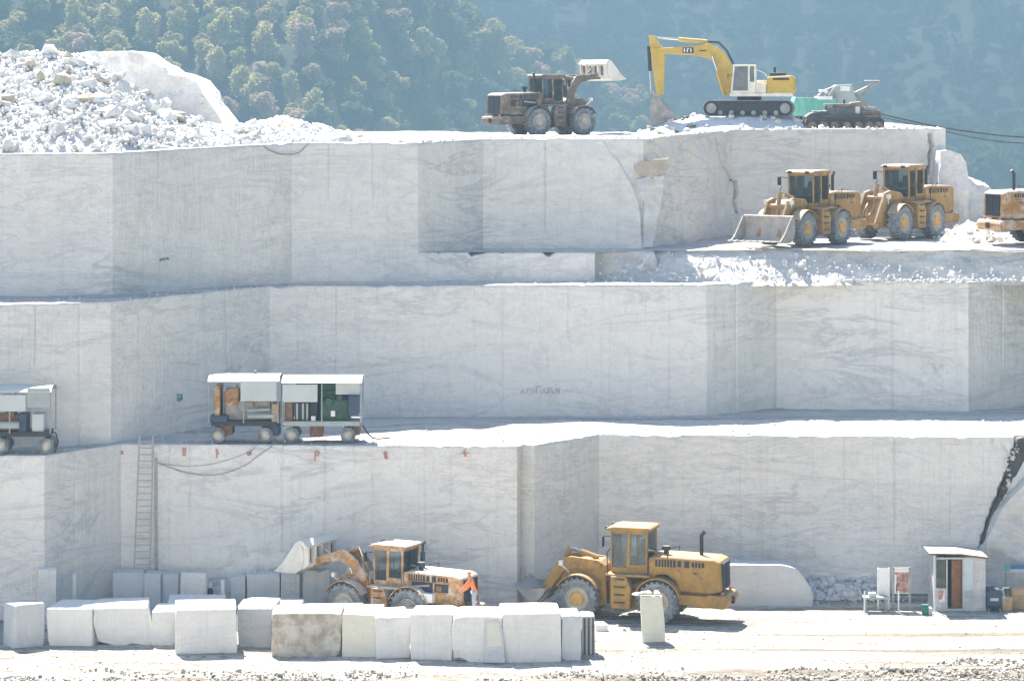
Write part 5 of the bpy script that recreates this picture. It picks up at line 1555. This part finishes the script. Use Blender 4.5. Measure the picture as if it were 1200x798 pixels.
# ------------------------------------------------------------------ hut, boards and bits on the right
d = 131.0
kx = d / F
hx = wx(1124, d)
HT = thing('site_hut', 'small white site hut with an open door and a thin sloping roof', 'hut', (hx, d, fz(hx, d)))
def hu(px): return (px - 1124) * kx
def hzz(py): return (713.5 - py) * kx
dp = 2.0
wl = MB()
wl.box(hu(1095), hu(1097), 0, .08, 0, hzz(648)).box(hu(1109), hu(1110.4), 0, .08, .1, hzz(651)).box(hu(1128), hu(1129.3), 0, .08, .1, hzz(652)).box(hu(1141), hu(1142), 0, .08, .1, hzz(652)).box(hu(1153.5), hu(1155), 0, .08, 0, hzz(652.5))
wl.box(hu(1097), hu(1109), .015, .065, .1, hzz(687)).box(hu(1129.3), hu(1141), .015, .065, .1, hzz(688)).box(hu(1142), hu(1153.5), .015, .065, .1, hzz(652.5)).box(hu(1097), hu(1153.5), .02, .07, hzz(653.2), hzz(651.0))
wl.box(hu(1095), hu(1155), dp - .06, dp, 0, hzz(652)).box(hu(1095), hu(1096.4), .08, dp - .06, 0, hzz(650)).box(hu(1153.6), hu(1155), .08, dp - .06, 0, hzz(653))
wl.box(hu(1094), hu(1155.5), -.04, dp, 0, .1)
wo_ = wl.build('wall', M['hut'], HT)
r_ = MB().prism([(hu(1088), hzz(646.2)), (hu(1088), hzz(645.0)), (hu(1126), hzz(645.6)), (hu(1157), hzz(649.8)), (hu(1157), hzz(651.0)), (hu(1126), hzz(647.2))], -.25, dp + .15).build('roof', M['brown'], HT)
MB().prism([(hu(1128), hzz(646.8)), (hu(1128), hzz(648.2)), (hu(1157), hzz(651.9)), (hu(1157), hzz(650.6))], -.27, -.2).build('roof_edge', M['rust'], HT)
MB().box(hu(1097), hu(1109), .03, .05, hzz(687), hzz(651)).build('window_pane', M['glass_clear'], HT)
MB().box(hu(1097), hu(1109), .4, .43, hzz(687), hzz(654)).build('curtain', M['brown'], HT)
MB().box(hu(1129.3), hu(1141), .03, .05, hzz(688), hzz(653)).build('window_pane', M['pane_blue'], HT)
dr = MB().box(-.02, .45, .0, .05, .12, hzz(654) - .02, Matrix.Translation((hu(1128) - .44, .10, 0)) @ Matrix.Rotation(YL(12), 4, 'Z')).build('door', M['wood'], HT)
MB().box(hu(1101), hu(1107), -.015, .010, hzz(703), hzz(689)).build('notice', M['white'], wo_)
nt_ = MB().box(hu(1100), hu(1103.4), -.022, -.014, hzz(700), hzz(689.5)).prism([(hu(1101), hzz(689)), (hu(1106), hzz(690)), (hu(1104), hzz(699)), (hu(1102), hzz(701))], -.026, -.02).build('red_print', M['red'], wo_)
MB().box(hu(1130), hu(1140), .0, .014, hzz(699), hzz(690)).build('shelf_panel', M['sheet_grey'], wo_)
MB().box(hu(1110.5), hu(1128), dp * .5, dp * .5 + .03, .1, hzz(653)).build('doorway_shade', M['black'], HT)  # black sheet stands in for the shade seen through the open door
MB().box(hu(1093), hu(1094), -.3, -.26, 0, hzz(648)).build('roof_post', M['white'], HT)

def board(label, px0, px1, yb, y0, y1, d, mats, name='board'):
    x = wx((px0 + px1) / 2, d); zf = fz(x, d)
    B = thing(name, label, 'board', (x, d, zf)); k = d / F
    w = (px1 - px0) * k / 2; z0 = (yb - y0) * k; z1 = (yb - y1) * k
    MB().box(-w, w, -.02, .02, z0, z1).build('panel', M[mats[0]], B)
    for s in (-1, 1): MB().box(s * w - .04, s * w + .04, -.035, .035, -.05, z1 + .03).build('leg', M[mats[1]], B)
    return B, w, z0, z1, k
B, w, z0, z1, k = board('plain white board on legs left of the board with a brown picture', 1029, 1041.5, 711, 695, 663, 131.4, ('white', 'white'))
B, w, z0, z1, k = board('framed board with a brown and pink picture near the hut', 1047, 1066, 711, 692, 661.5, 131.3, ('cream', 'steel'))
MB().box(-w + .05, w - .05, -.028, -.021, z0 + .05, z1 - .2).build('print', mk('brown_pink_print', (.40, .24, .20), .8, .6, 5.0, bmp=0), B)
MB().box(-w + .05, w - .05, -.034, -.026, z1 - .2, z1 - .1).box(-w + .05, -w + .12, -.034, -.026, z0 + .05, z1 - .3).build('white_strip', M['white'], B)
MB().box(-.20, -.08, -.036, -.029, z0 + .35, z0 + .48).box(-.25, -.19, -.036, -.029, z0 + .1, z0 + .42).box(.02, .12, -.036, -.029, z0 + .15, z0 + .22).build('dark_print', M['rust'], B)
# pale trestle / bench tools between boards and rubble
d = 130.6
for (px, lab) in ((1013, 'thin white stake in the rubble left of the boards'), (1053, 'thin white stake below the framed board')):
    x = wx(px, d); tag(MB().tube((x, d, -.1), (x, d, .95), .035, 8).build('stake', M['white']), lab, 'stake')
x = wx(1026, d + .4)
TB = thing('trestle', 'low grey trestle stand beside the rubble at the wall foot', 'trestle', (x, d + .4, 0))
MB().box(-.55, .55, -.3, .3, .58, .66).build('top', M['sheet_grey'], TB)
for a in (-.45, .45):
    for b in (-.25, .25): MB().box(a - .035, a + .035, b - .035, b + .035, -.05, .58).build('leg', M['steel'], TB)
MB().box(-.3, .0, -.2, .2, .66, .82).build('box', M['sheet'], TB)
d = 130.3; x = wx(1084, d)
BN = thing('bin', 'dark teal plastic bin standing left of the hut door', 'bin', (x, d, fz(x, d)))
MB().prism([(-.13, 0), (-.155, .40), (.155, .40), (.13, 0)], -.14, .14).build('body', M['teal_dark'], BN, bevel=.02)
MB().box(-.17, .17, -.16, .16, .40, .44).build('lid', M['teal_dark'], BN, bevel=.01)
x = wx(1090, d); tag(link_mesh('stone_offcut', block_mesh(.18, .3, .3, 66), M['block'], None, (x, d, fz(x, d))), 'small white offcut between the teal bin and the hut', 'stone offcut')
# machine and boxes right of the hut
d = 131.2; k = d / F
x = wx(1164, d)
CP = thing('compressor', 'dark navy compressor standing between the hut and the tan boxes', 'compressor', (x, d, fz(x, d)))
MB().prism([(-.33, .25), (-.36, .85), (-.22, 1.0), (.25, .98), (.31, .8), (.3, .25)], -.45, .45).build('body', M['navy'], CP, bevel=.03)
MB().box(-.2, .15, -.47, -.45, .5, .62).build('panel', M['sheet'], CP)
MB().tube((-.28, -.35, .28), (.28, -.35, .28), .14, 12).build('air_tank', M['black'], CP)
for a in (-.25, .25):
    for b in (-.3, .3): MB().box(a - .03, a + .03, b - .03, b + .03, -.05, .3).build('leg', M['steel'], CP)
MB().path([(.3, -.2, .9), (.42, -.2, 1.0), (.45, -.2, .3)], .025).build('hose', M['sheet'], CP)
def crate(label, px0, px1, yb, yt, d, mat, dp=.6):
    x = wx((px0 + px1) / 2, d); k = d / F; w = (px1 - px0) * k / 2; h = (yb - yt) * k
    C_ = thing('crate', label, 'crate', (x, d, fz(x, d)))
    n = 3
    for i in range(n):
        z0 = h * i / n + .01; z1 = h * (i + 1) / n - .012
        MB().box(-w, w, -.015, .02, z0, z1).build('plank', M[mat], C_)
    MB().box(-w + .01, w - .01, .02, dp, .0, h - .03).build('body', M[mat], C_)
    for s in (-1, 1): MB().box(s * w - .03, s * w + .03, -.03, 0, 0, h).build('batten', M['wood_pale'], C_)
    return C_
crate('pale tan crate right of the navy compressor', 1175, 1185, 713, 696, 131.0, 'wood_pale')
crate('larger brown crate at the right edge on the lower floor', 1186, 1206, 712.5, 688, 131.6, 'wood_pale', .8)
x = wx(1178, 131.4); BK = thing('bucket', 'dark green bucket on top of the pale tan crate', 'bucket', (wx(1180, 131.1), 131.3, wz(696, 131.1) + fz(x, 131.2)))
MB().tube((0, 0, 0), (0, 0, .26), .12, 14, .16).build('shell', M['green'], BK)
d = 133.2
SB = thing('banner', 'narrow blue and teal banner strip fixed to the rock at the right edge', 'banner', (wx(1192, d), d, wz(666, d)))
MB().box(wx(1178, d) - wx(1192, d), wx(1183, d) - wx(1192, d), -.03, .03, -.12, .16).build('teal_panel', M['teal'], SB)
MB().box(wx(1184, d) - wx(1192, d), wx(1215, d) - wx(1192, d), -.03, .03, -.02, .16).build('blue_panel', M['blue'], SB)
MB().box(wx(1178, d) - wx(1192, d), wx(1215, d) - wx(1192, d), -.02, .04, -.16, -.02).build('pale_panel', M['pane_blue'], SB)
for px in (1179, 1213): MB().box(wx(px, d) - wx(1192, d) - .03, wx(px, d) - wx(1192, d) + .03, .03, .09, -1.9, .18).build('post', M['steel'], SB)

# rough rock mass right of the fissure
def rough_mass(label, outline, d, thick, mat, seed, name='rock_outcrop', rough=.45, cat='rock', cuts=5):
    bm = bmesh.new()
    f = bm.faces.new([bm.verts.new((wx(p, d), d, wz(q, d))) for p, q in outline])
    r = bmesh.ops.extrude_face_region(bm, geom=[f])
    for v in r['geom']:
        if isinstance(v, bmesh.types.BMVert): v.co.y += thick
    bmesh.ops.triangulate(bm, faces=bm.faces[:])
    for it in range(5):
        es = [e for e in bm.edges if e.calc_length() > .45]
        if not es: break
        bmesh.ops.subdivide_edges(bm, edges=es, cuts=1)
        bmesh.ops.triangulate(bm, faces=[f for f in bm.faces if len(f.verts) > 3])
    for v in bm.verts:
        p = v.co.copy()
        v.co.y += float(fbm(p.x * .8 + p.y * .3, p.z * .8, seed) - .5) * rough * 2
        v.co.x += float(fbm(p.z * 1.3, p.x * 1.3 + p.y, seed + 3) - .5) * rough * .7
        v.co.z += float(fbm(p.x * 1.3 + p.y, p.z * 1.3, seed + 5) - .5) * rough * .6
    bmesh.ops.recalc_face_normals(bm, faces=bm.faces)
    me = bpy.data.meshes.new(name); bm.to_mesh(me); bm.free()
    return tag(link_mesh(name, me, M[mat]), label, cat)
rough_mass('rough broken rock mass right of the dark fissure in the lowest face', [(1146, 720), (1150, 660), (1160, 625), (1172, 602), (1186, 582), (1200, 566), (1240, 545), (1300, 530), (1300, 720)], 134.2, 4, 'marble_rough', 5)
fz_o = rough_mass('dark loose rock and painted shade filling the fissure at the right end of the lowest face', [(1148, 647), (1157, 615), (1169, 585), (1179, 561), (1186, 537), (1192, 514), (1200, 512), (1202, 536), (1192, 555), (1180, 576), (1164, 602), (1150, 648)], 135.32, .5, 'rock_dark', 44, name='fissure_rubble_shade', rough=.09)  # partly loose dark rock, partly the crack's depth shade put into colour
for i in range(34):
    t = R.random() ** .7
    px = 1172 + 24 * t + R.uniform(-4, 4) * (.4 + t); py = 590 - 74 * t + R.uniform(-5, 5)
    put_rock(wx(px, 135), 135.25 + R.uniform(-.1, .25), wz(py, 135), R.uniform(.16, .42), R.choice(('rock_dark', 'rock_dark', 'marble_rough')), fz_o)

# right end of the upper bench: rounded white rock and a slope of rubble
rough_mass('rounded white rock at the right end of the upper face', [(1098, 300), (1102, 178), (1112, 177), (1126, 181), (1133, 191), (1135, 215), (1134, 240), (1140, 300)], 164.0, 5, 'rock', 8, rough=.35)
rough_mass('pale rubble slope falling right behind the parked loaders', [(1128, 300), (1134, 207), (1142, 212), (1152, 216), (1163, 226), (1180, 240), (1230, 262), (1280, 300)], 168.0, 6, 'rock', 18, rough=.8)
hp_ = mound('rubble_mound', wx(1140, 156.5), 157.0, 1.9, 2.4, 1.1, 14.75, 33, 'rock', 'small pale rubble heap between the tan loaders and the cut off one', .1)
for i in range(40):
    a = R.uniform(0, 6.28); q = R.random() ** .6 * .95
    put_rock(wx(1140, 156.5) + 2.2 * q * math.cos(a), 157 + 2.6 * q * math.sin(a), 14.8 + 1.1 * (1 - q) ** .8, R.uniform(.18, .5), R.choice(('rock', 'rock', 'rock_tan')), hp_)

# ------------------------------------------------------------------ rubble heap on the top bench, left
HPX = [-300, -120, 0, 30, 60, 100, 125, 150, 180, 212, 240, 265, 300, 330, 352, 375, 400, 430, 470]
HPY = [70, 66, 66, 64, 62, 68, 84, 100, 120, 138, 146, 151, 146, 139, 144, 152, 157, 161, 168]
def heap_h(X, Y):
    px = 600 + X * F / Y
    y0 = line_y(L3, X) + .9
    t = np.clip((Y - y0) / 10.5, 0, 1)
    crest_z = CAM_Z - (np.interp(px, HPX, HPY) - HZ) * (y0 + 10.5) / F
    base = line_z(L3, X) - .05
    up = np.clip(crest_z - base, 0, 8)
    z = base + up * t ** .85
    back = np.clip((Y - y0 - 12.5) / 9, 0, 1)
    return z - back * (up + .6)
xs = np.linspace(wx(-290, 138), wx(468, 147), 300)
ysn = 70
t_ = np.linspace(0, 1, ysn)[:, None]
Xh = np.repeat(xs[None], ysn, 0); Yh = line_y(L3, xs)[None] + .75 + t_ * 22.5
Zh = heap_h(Xh, Yh) + (fbm(Xh * 1.2, Yh * 1.2, 91) - .5) * .5 * np.clip(t_ * 5, 0, 1) - .12
heap = grid_mesh('rubble_heap', Xh, Yh, Zh, M['rock'], None, False)
tag(heap, 'large heap of broken white marble on the left of the top bench', 'rubble heap')
def heap_z(x, y): return float(heap_h(np.array(x), np.array(y)))
cnt = 0
while cnt < 290:
    px = R.uniform(-40, 420); t = R.random() ** .8
    yv = 140 + 0
    for _ in range(4): yv = float(line_y(L3, wx(px, yv))) + 1.0 + t * 10.5
    x = wx(px, yv)
    if px > 260 and R.random() < .35: continue
    s = R.choice((.45, .5, .55, .6, .7, .8, .95, 1.2)) * (1 if px < 300 else .85)
    put_rock(x, yv, heap_z(x, yv) + s * .12, s, R.choice(('rock',) * 11 + ('block_grey',) * 5 + ('rock_tan', 'marble_rough', 'marble_rough')), heap)
    cnt += 1
pl = []
for i in range(5200):
    px = R.uniform(-120, 440); t = R.random() ** .75
    yv = 140
    for _ in range(3): yv = float(line_y(L3, wx(px, yv))) + .9 + t * 11.0
    x = wx(px, yv)
    pl.append((x, yv, heap_z(x, yv) + .04, R.uniform(.14, .42)))
rock_soup('rubble', pl, M['rock'], heap)
# big smooth pile behind it
rough_mass('smooth white rock mass rising behind the rubble heap on the left', [(60, 175), (84, 72), (92, 64), (110, 61), (150, 60.5), (166, 63), (180, 73), (192, 79), (198, 86), (214, 89), (228, 97), (238, 110), (248, 126), (262, 146), (275, 175)], 155.0, 8, 'marble_rough', 28, rough=.5)

# small loose stones along the rims and on the benches
def scatter(n, pxr, yfun, zfun, smin, smax, name, mat, parent=None, kind_label=None):
    pl = []
    for i in range(n):
        px = R.uniform(*pxr); yv = 140
        off = yfun()
        for _ in range(4): x = wx(px, yv); yv = off(x)
        pl.append((x, yv, zfun(x, yv), R.uniform(smin, smax) * (1.8 if R.random() < .06 else 1)))
    return rock_soup(name, pl, M[mat], parent)
def offs(L, a, b, pw=1.0):
    def g():
        o = a + (b - a) * R.random() ** pw
        return lambda x: float(line_y(L, x)) + o
    return g
scatter(420, (-100, 1230), offs(L1, .2, 7, 1.5), lambda x, y: float(terr1_h(np.array(x), np.array(y))) + .02, .05, .16, 'gravel', 'rock', t1)
scatter(360, (-100, 1230), offs(L2, .2, 3.5, 1.5), lambda x, y: float(terr2_h(np.array(x), np.array(y))) + .02, .05, .18, 'gravel', 'rock', t2)
scatter(420, (400, 1100), offs(L3, .3, 12, 2.0), lambda x, y: float(top_h(np.array(x), np.array(y))) + .03, .06, .30, 'gravel', 'rock', t3)
for lab, L, n, sm in (('a', L1, 380, .34), ):
    pass
# rubble at the foot of the lowest face
scatter(520, (945, 1032), offs(L1, -2.2, -.1, .7), lambda x, y: fz(x, y) + max(0, .75 - .35 * (float(line_y(L1, x)) - y)) * R.random(), .12, .6, 'rubble', 'marble_rough', t1)
scatter(700, (-60, 1230), offs(L1, -3.0, -.1, 1.2), lambda x, y: fz(x, y) + .01, .04, .16, 'gravel', 'rock', t1)
# gravel on the quarry floor and the rough ground along its front edge
pl = []
while len(pl) < 5200:
    yv = R.uniform(112.5, 131.5); px = R.uniform(-60, 1260); x = wx(px, yv)
    n = float(fbm(x * .22, yv * .9, 101, 4))
    if n + R.uniform(-.12, .12) < .52: continue
    pl.append((x, yv, fz(x, yv), R.uniform(.03, .10) * (2 if R.random() < .04 else 1)))
tag(rock_soup('gravel', pl, M['gravel']), 'loose grey gravel and stones strewn over the quarry floor', 'gravel')
pl, plw = [], []
while len(pl) < 5200:
    px = R.uniform(-60, 1260); yv = R.uniform(112.0, 121.0); x = wx(px, yv)
    n = float(fbm(x * .30, yv * .8, 111, 4)) - .5
    edge = 115.6 + 3.0 * max(0, (px - 820) / 380) ** .8 if px > 820 else 115.6
    k = (edge - yv) / 1.6 + n * 5
    if k + R.uniform(-.5, .5) < 0: continue
    (pl if R.random() < .7 else plw).append((x, yv, fz(x, yv) + .02 + max(0, n) * .25, R.uniform(.04, .20) * (1.9 if R.random() < .05 else 1)))
tag(rock_soup('rubble', pl, M['gravel']), 'rough brown-grey rubble along the front edge of the quarry floor', 'rubble')
tag(rock_soup('rubble', plw, M['rock']), 'white chips mixed into the rubble along the front edge of the floor', 'rubble')

# ------------------------------------------------------------------ people
def skin_obj(name, verts, edges, radii, mat, parent, root=0, sub=2):
    me = bpy.data.meshes.new(name); me.from_pydata(verts, edges, []); me.update()
    o = link_mesh(name, me, mat, parent)
    sm = o.modifiers.new('skin', 'SKIN'); sm.use_smooth_shade = True
    for i, r in enumerate(radii):
        v = me.skin_vertices[0].data[i]
        v.radius = r if isinstance(r, tuple) else (r, r); v.use_root = (i == root)
    ss = o.modifiers.new('smooth', 'SUBSURF'); ss.levels = sub; ss.render_levels = sub
    return o
def person(label, loc, rz, jacket, trousers, boots, hat, lean=0.0, arm_l=None, arm_r=None, h=1.72):
    Pn = thing('person', label, 'person', loc, rz)
    Pn.scale = (h / 1.75,) * 3
    L_ = lean
    V, E, Rr = [], [], []
    def add(p, r, par=None):
        V.append(p); Rr.append(r)
        if par is not None: E.append((par, len(V) - 1))
        return len(V) - 1
    # faces -y; x is left-right
    pel = add((0, 0, .95), (.145, .105))
    wa = add((0, -.02 - .05 * L_, 1.12), (.125, .09), pel); ch = add((0, -.03 - .18 * L_, 1.33), (.155, .105), wa); sh = add((0, -.02 - .25 * L_, 1.44), (.10, .075), ch)
    ne = add((0, -.03 - .30 * L_, 1.52), .052, sh); hd0 = add((0, -.05 - .34 * L_, 1.61), (.072, .082), ne); hd1 = add((0, -.05 - .36 * L_, 1.70), (.074, .086), hd0)
    arms = []
    for s, tgt in ((-1, arm_l), (1, arm_r)):
        so = add((s * .19, -.02 - .24 * L_, 1.42), .055, sh)
        el_p, ha_p = tgt if tgt else ((s * .27, .0, 1.14), (s * .26, -.10, .90))
        el = add(el_p, .042, so); wr = add(ha_p, .028, el)
        dv = (Vector(ha_p) - Vector(el_p)).normalized()
        pm = add(tuple(Vector(ha_p) + dv * .07), (.036, .018), wr)
        side = Vector((0, 1, 0)).cross(dv); side = side.normalized() if side.length > .01 else Vector((1, 0, 0))
        for k, (off, ln) in enumerate(((-.027, .070), (-.009, .082), (.009, .078), (.027, .062))):
            a = add(tuple(Vector(ha_p) + dv * (.07 + ln * .5) + side * off), .0085, pm)
            add(tuple(Vector(ha_p) + dv * (.07 + ln) + side * off * .9 + Vector((0, -.015, 0))), .0075, a)
        a = add(tuple(Vector(ha_p) + dv * .06 + side * -.045 * s), .010, wr)
        add(tuple(Vector(ha_p) + dv * .10 + side * -.060 * s), .008, a)
        arms.append((so, el_p, ha_p))
    for s in (-1, 1):
        hp = add((s * .095, 0, .88), .09, pel); kn = add((s * .11, -.02, .48), .058, hp); an = add((s * .115, .02, .10), .042, kn); add((s * .12, -.14, .04), (.045, .035), an)
    body = skin_obj('body', V, E, Rr, M['skin'], Pn)
    # jacket
    JV = [(0, .0, .98), (0, -.02 - .05 * L_, 1.12), (0, -.03 - .18 * L_, 1.33), (0, -.02 - .25 * L_, 1.455)]; JE = [(0, 1), (1, 2), (2, 3)]; JR = [(.165, .125), (.15, .115), (.18, .13), (.105, .09)]
    for (so, el_p, ha_p), s in zip(arms, (-1, 1)):
        k = len(JV); JV += [(s * .195, -.02 - .24 * L_, 1.425), el_p, tuple(Vector(ha_p) - (Vector(ha_p) - Vector(el_p)) * .06)]; JE += [(3, k), (k, k + 1), (k + 1, k + 2)]; JR += [.075, .058, .046]
    skin_obj('jacket', JV, JE, JR, M[jacket], Pn, 1)
    TV = [(0, 0, .97)]; TE = []; TR = [(.155, .12)]
    for s in (-1, 1):
        k = len(TV); TV += [(s * .097, 0, .87), (s * .11, -.02, .48), (s * .115, .015, .13)]; TE += [(0, k), (k, k + 1), (k + 1, k + 2)]; TR += [.108, .078, .066]
    skin_obj('trousers', TV, TE, TR, M[trousers], Pn, 0)
    for s in (-1, 1):
        skin_obj('boot', [(s * .115, .03, .20), (s * .116, .03, .07), (s * .12, -.15, .05)], [(0, 1), (1, 2)], [.064, .06, (.052, .045)], M[boots], Pn, 1)
    hy = -.05 - .36 * L_
    hm = MB(); n = 16
    prof = [(.112, 0.0), (.108, .05), (.085, .095), (.045, .12), (.001, .127)]
    hm.lathe([(r_, z_) for r_, z_ in prof], n, (0, 0, 0), Matrix.Translation((0, hy, 1.715)) @ Matrix.Rotation(math.radians(90), 4, 'X'))
    hm.box(-.07, .07, hy - .19, hy - .08, 1.712, 1.724)
    hm.build('helmet', M[hat], Pn, smooth=False)
    fc = MB()
    for s in (-1, 1): fc.box(s * .032 - .012, s * .032 + .012, hy - .092, hy - .082, 1.655, 1.668)
    fc.build('eye', M['black'], body)
    MB().prism([(-.006, 1.665), (.006, 1.665), (.014, 1.615), (-.014, 1.615)], hy - .108, hy - .08).build('nose', M['skin'], body)
    MB().box(-.024, .024, hy - .088, hy - .078, 1.588, 1.596).build('mouth', M['rust'], body)
    for s in (-1, 1): MB().prism([(hy - .02, 1.67), (hy + .015, 1.675), (hy + .01, 1.62), (hy - .015, 1.615)], -.01, .01, Matrix.Translation((s * .078, 0, 0)) @ Matrix.Rotation(math.radians(90), 4, 'Z') ).build('ear', M['skin'], body)
    return Pn
d = 124.5; x = wx(556, d)
person('worker in an orange jacket standing on a block behind the dusty loader', (x, d, fz(wx(535, 123.8), 123.8) + 1.12), YL(-75), 'hivis', 'trouser', 'boot', 'hivis', .55, ((-.20, -.42, 1.12), (-.14, -.60, 1.0)), ((.22, -.40, 1.12), (.14, -.58, .98)), h=1.62)
d = 130.6; x = wx(246.5, d)
gb = thing('gas_cylinder', 'slim dark gas cylinder with a pale cap beside the bright white slab', 'gas cylinder', (x, d, fz(x, d)))
MB().lathe([(.001, 0), (.11, .02), (.115, .1), (.115, .95), (.09, 1.06), (.05, 1.12)], 16, (0, 0, 0), Matrix.Rotation(math.radians(90), 4, 'X')).build('bottle', M['darkcloth'], gb, smooth=True)
MB().lathe([(.06, 1.10), (.085, 1.14), (.085, 1.24), (.05, 1.32), (.001, 1.34)], 14, (0, 0, 0), Matrix.Rotation(math.radians(90), 4, 'X')).build('cap', M['helmet'], gb, smooth=True)
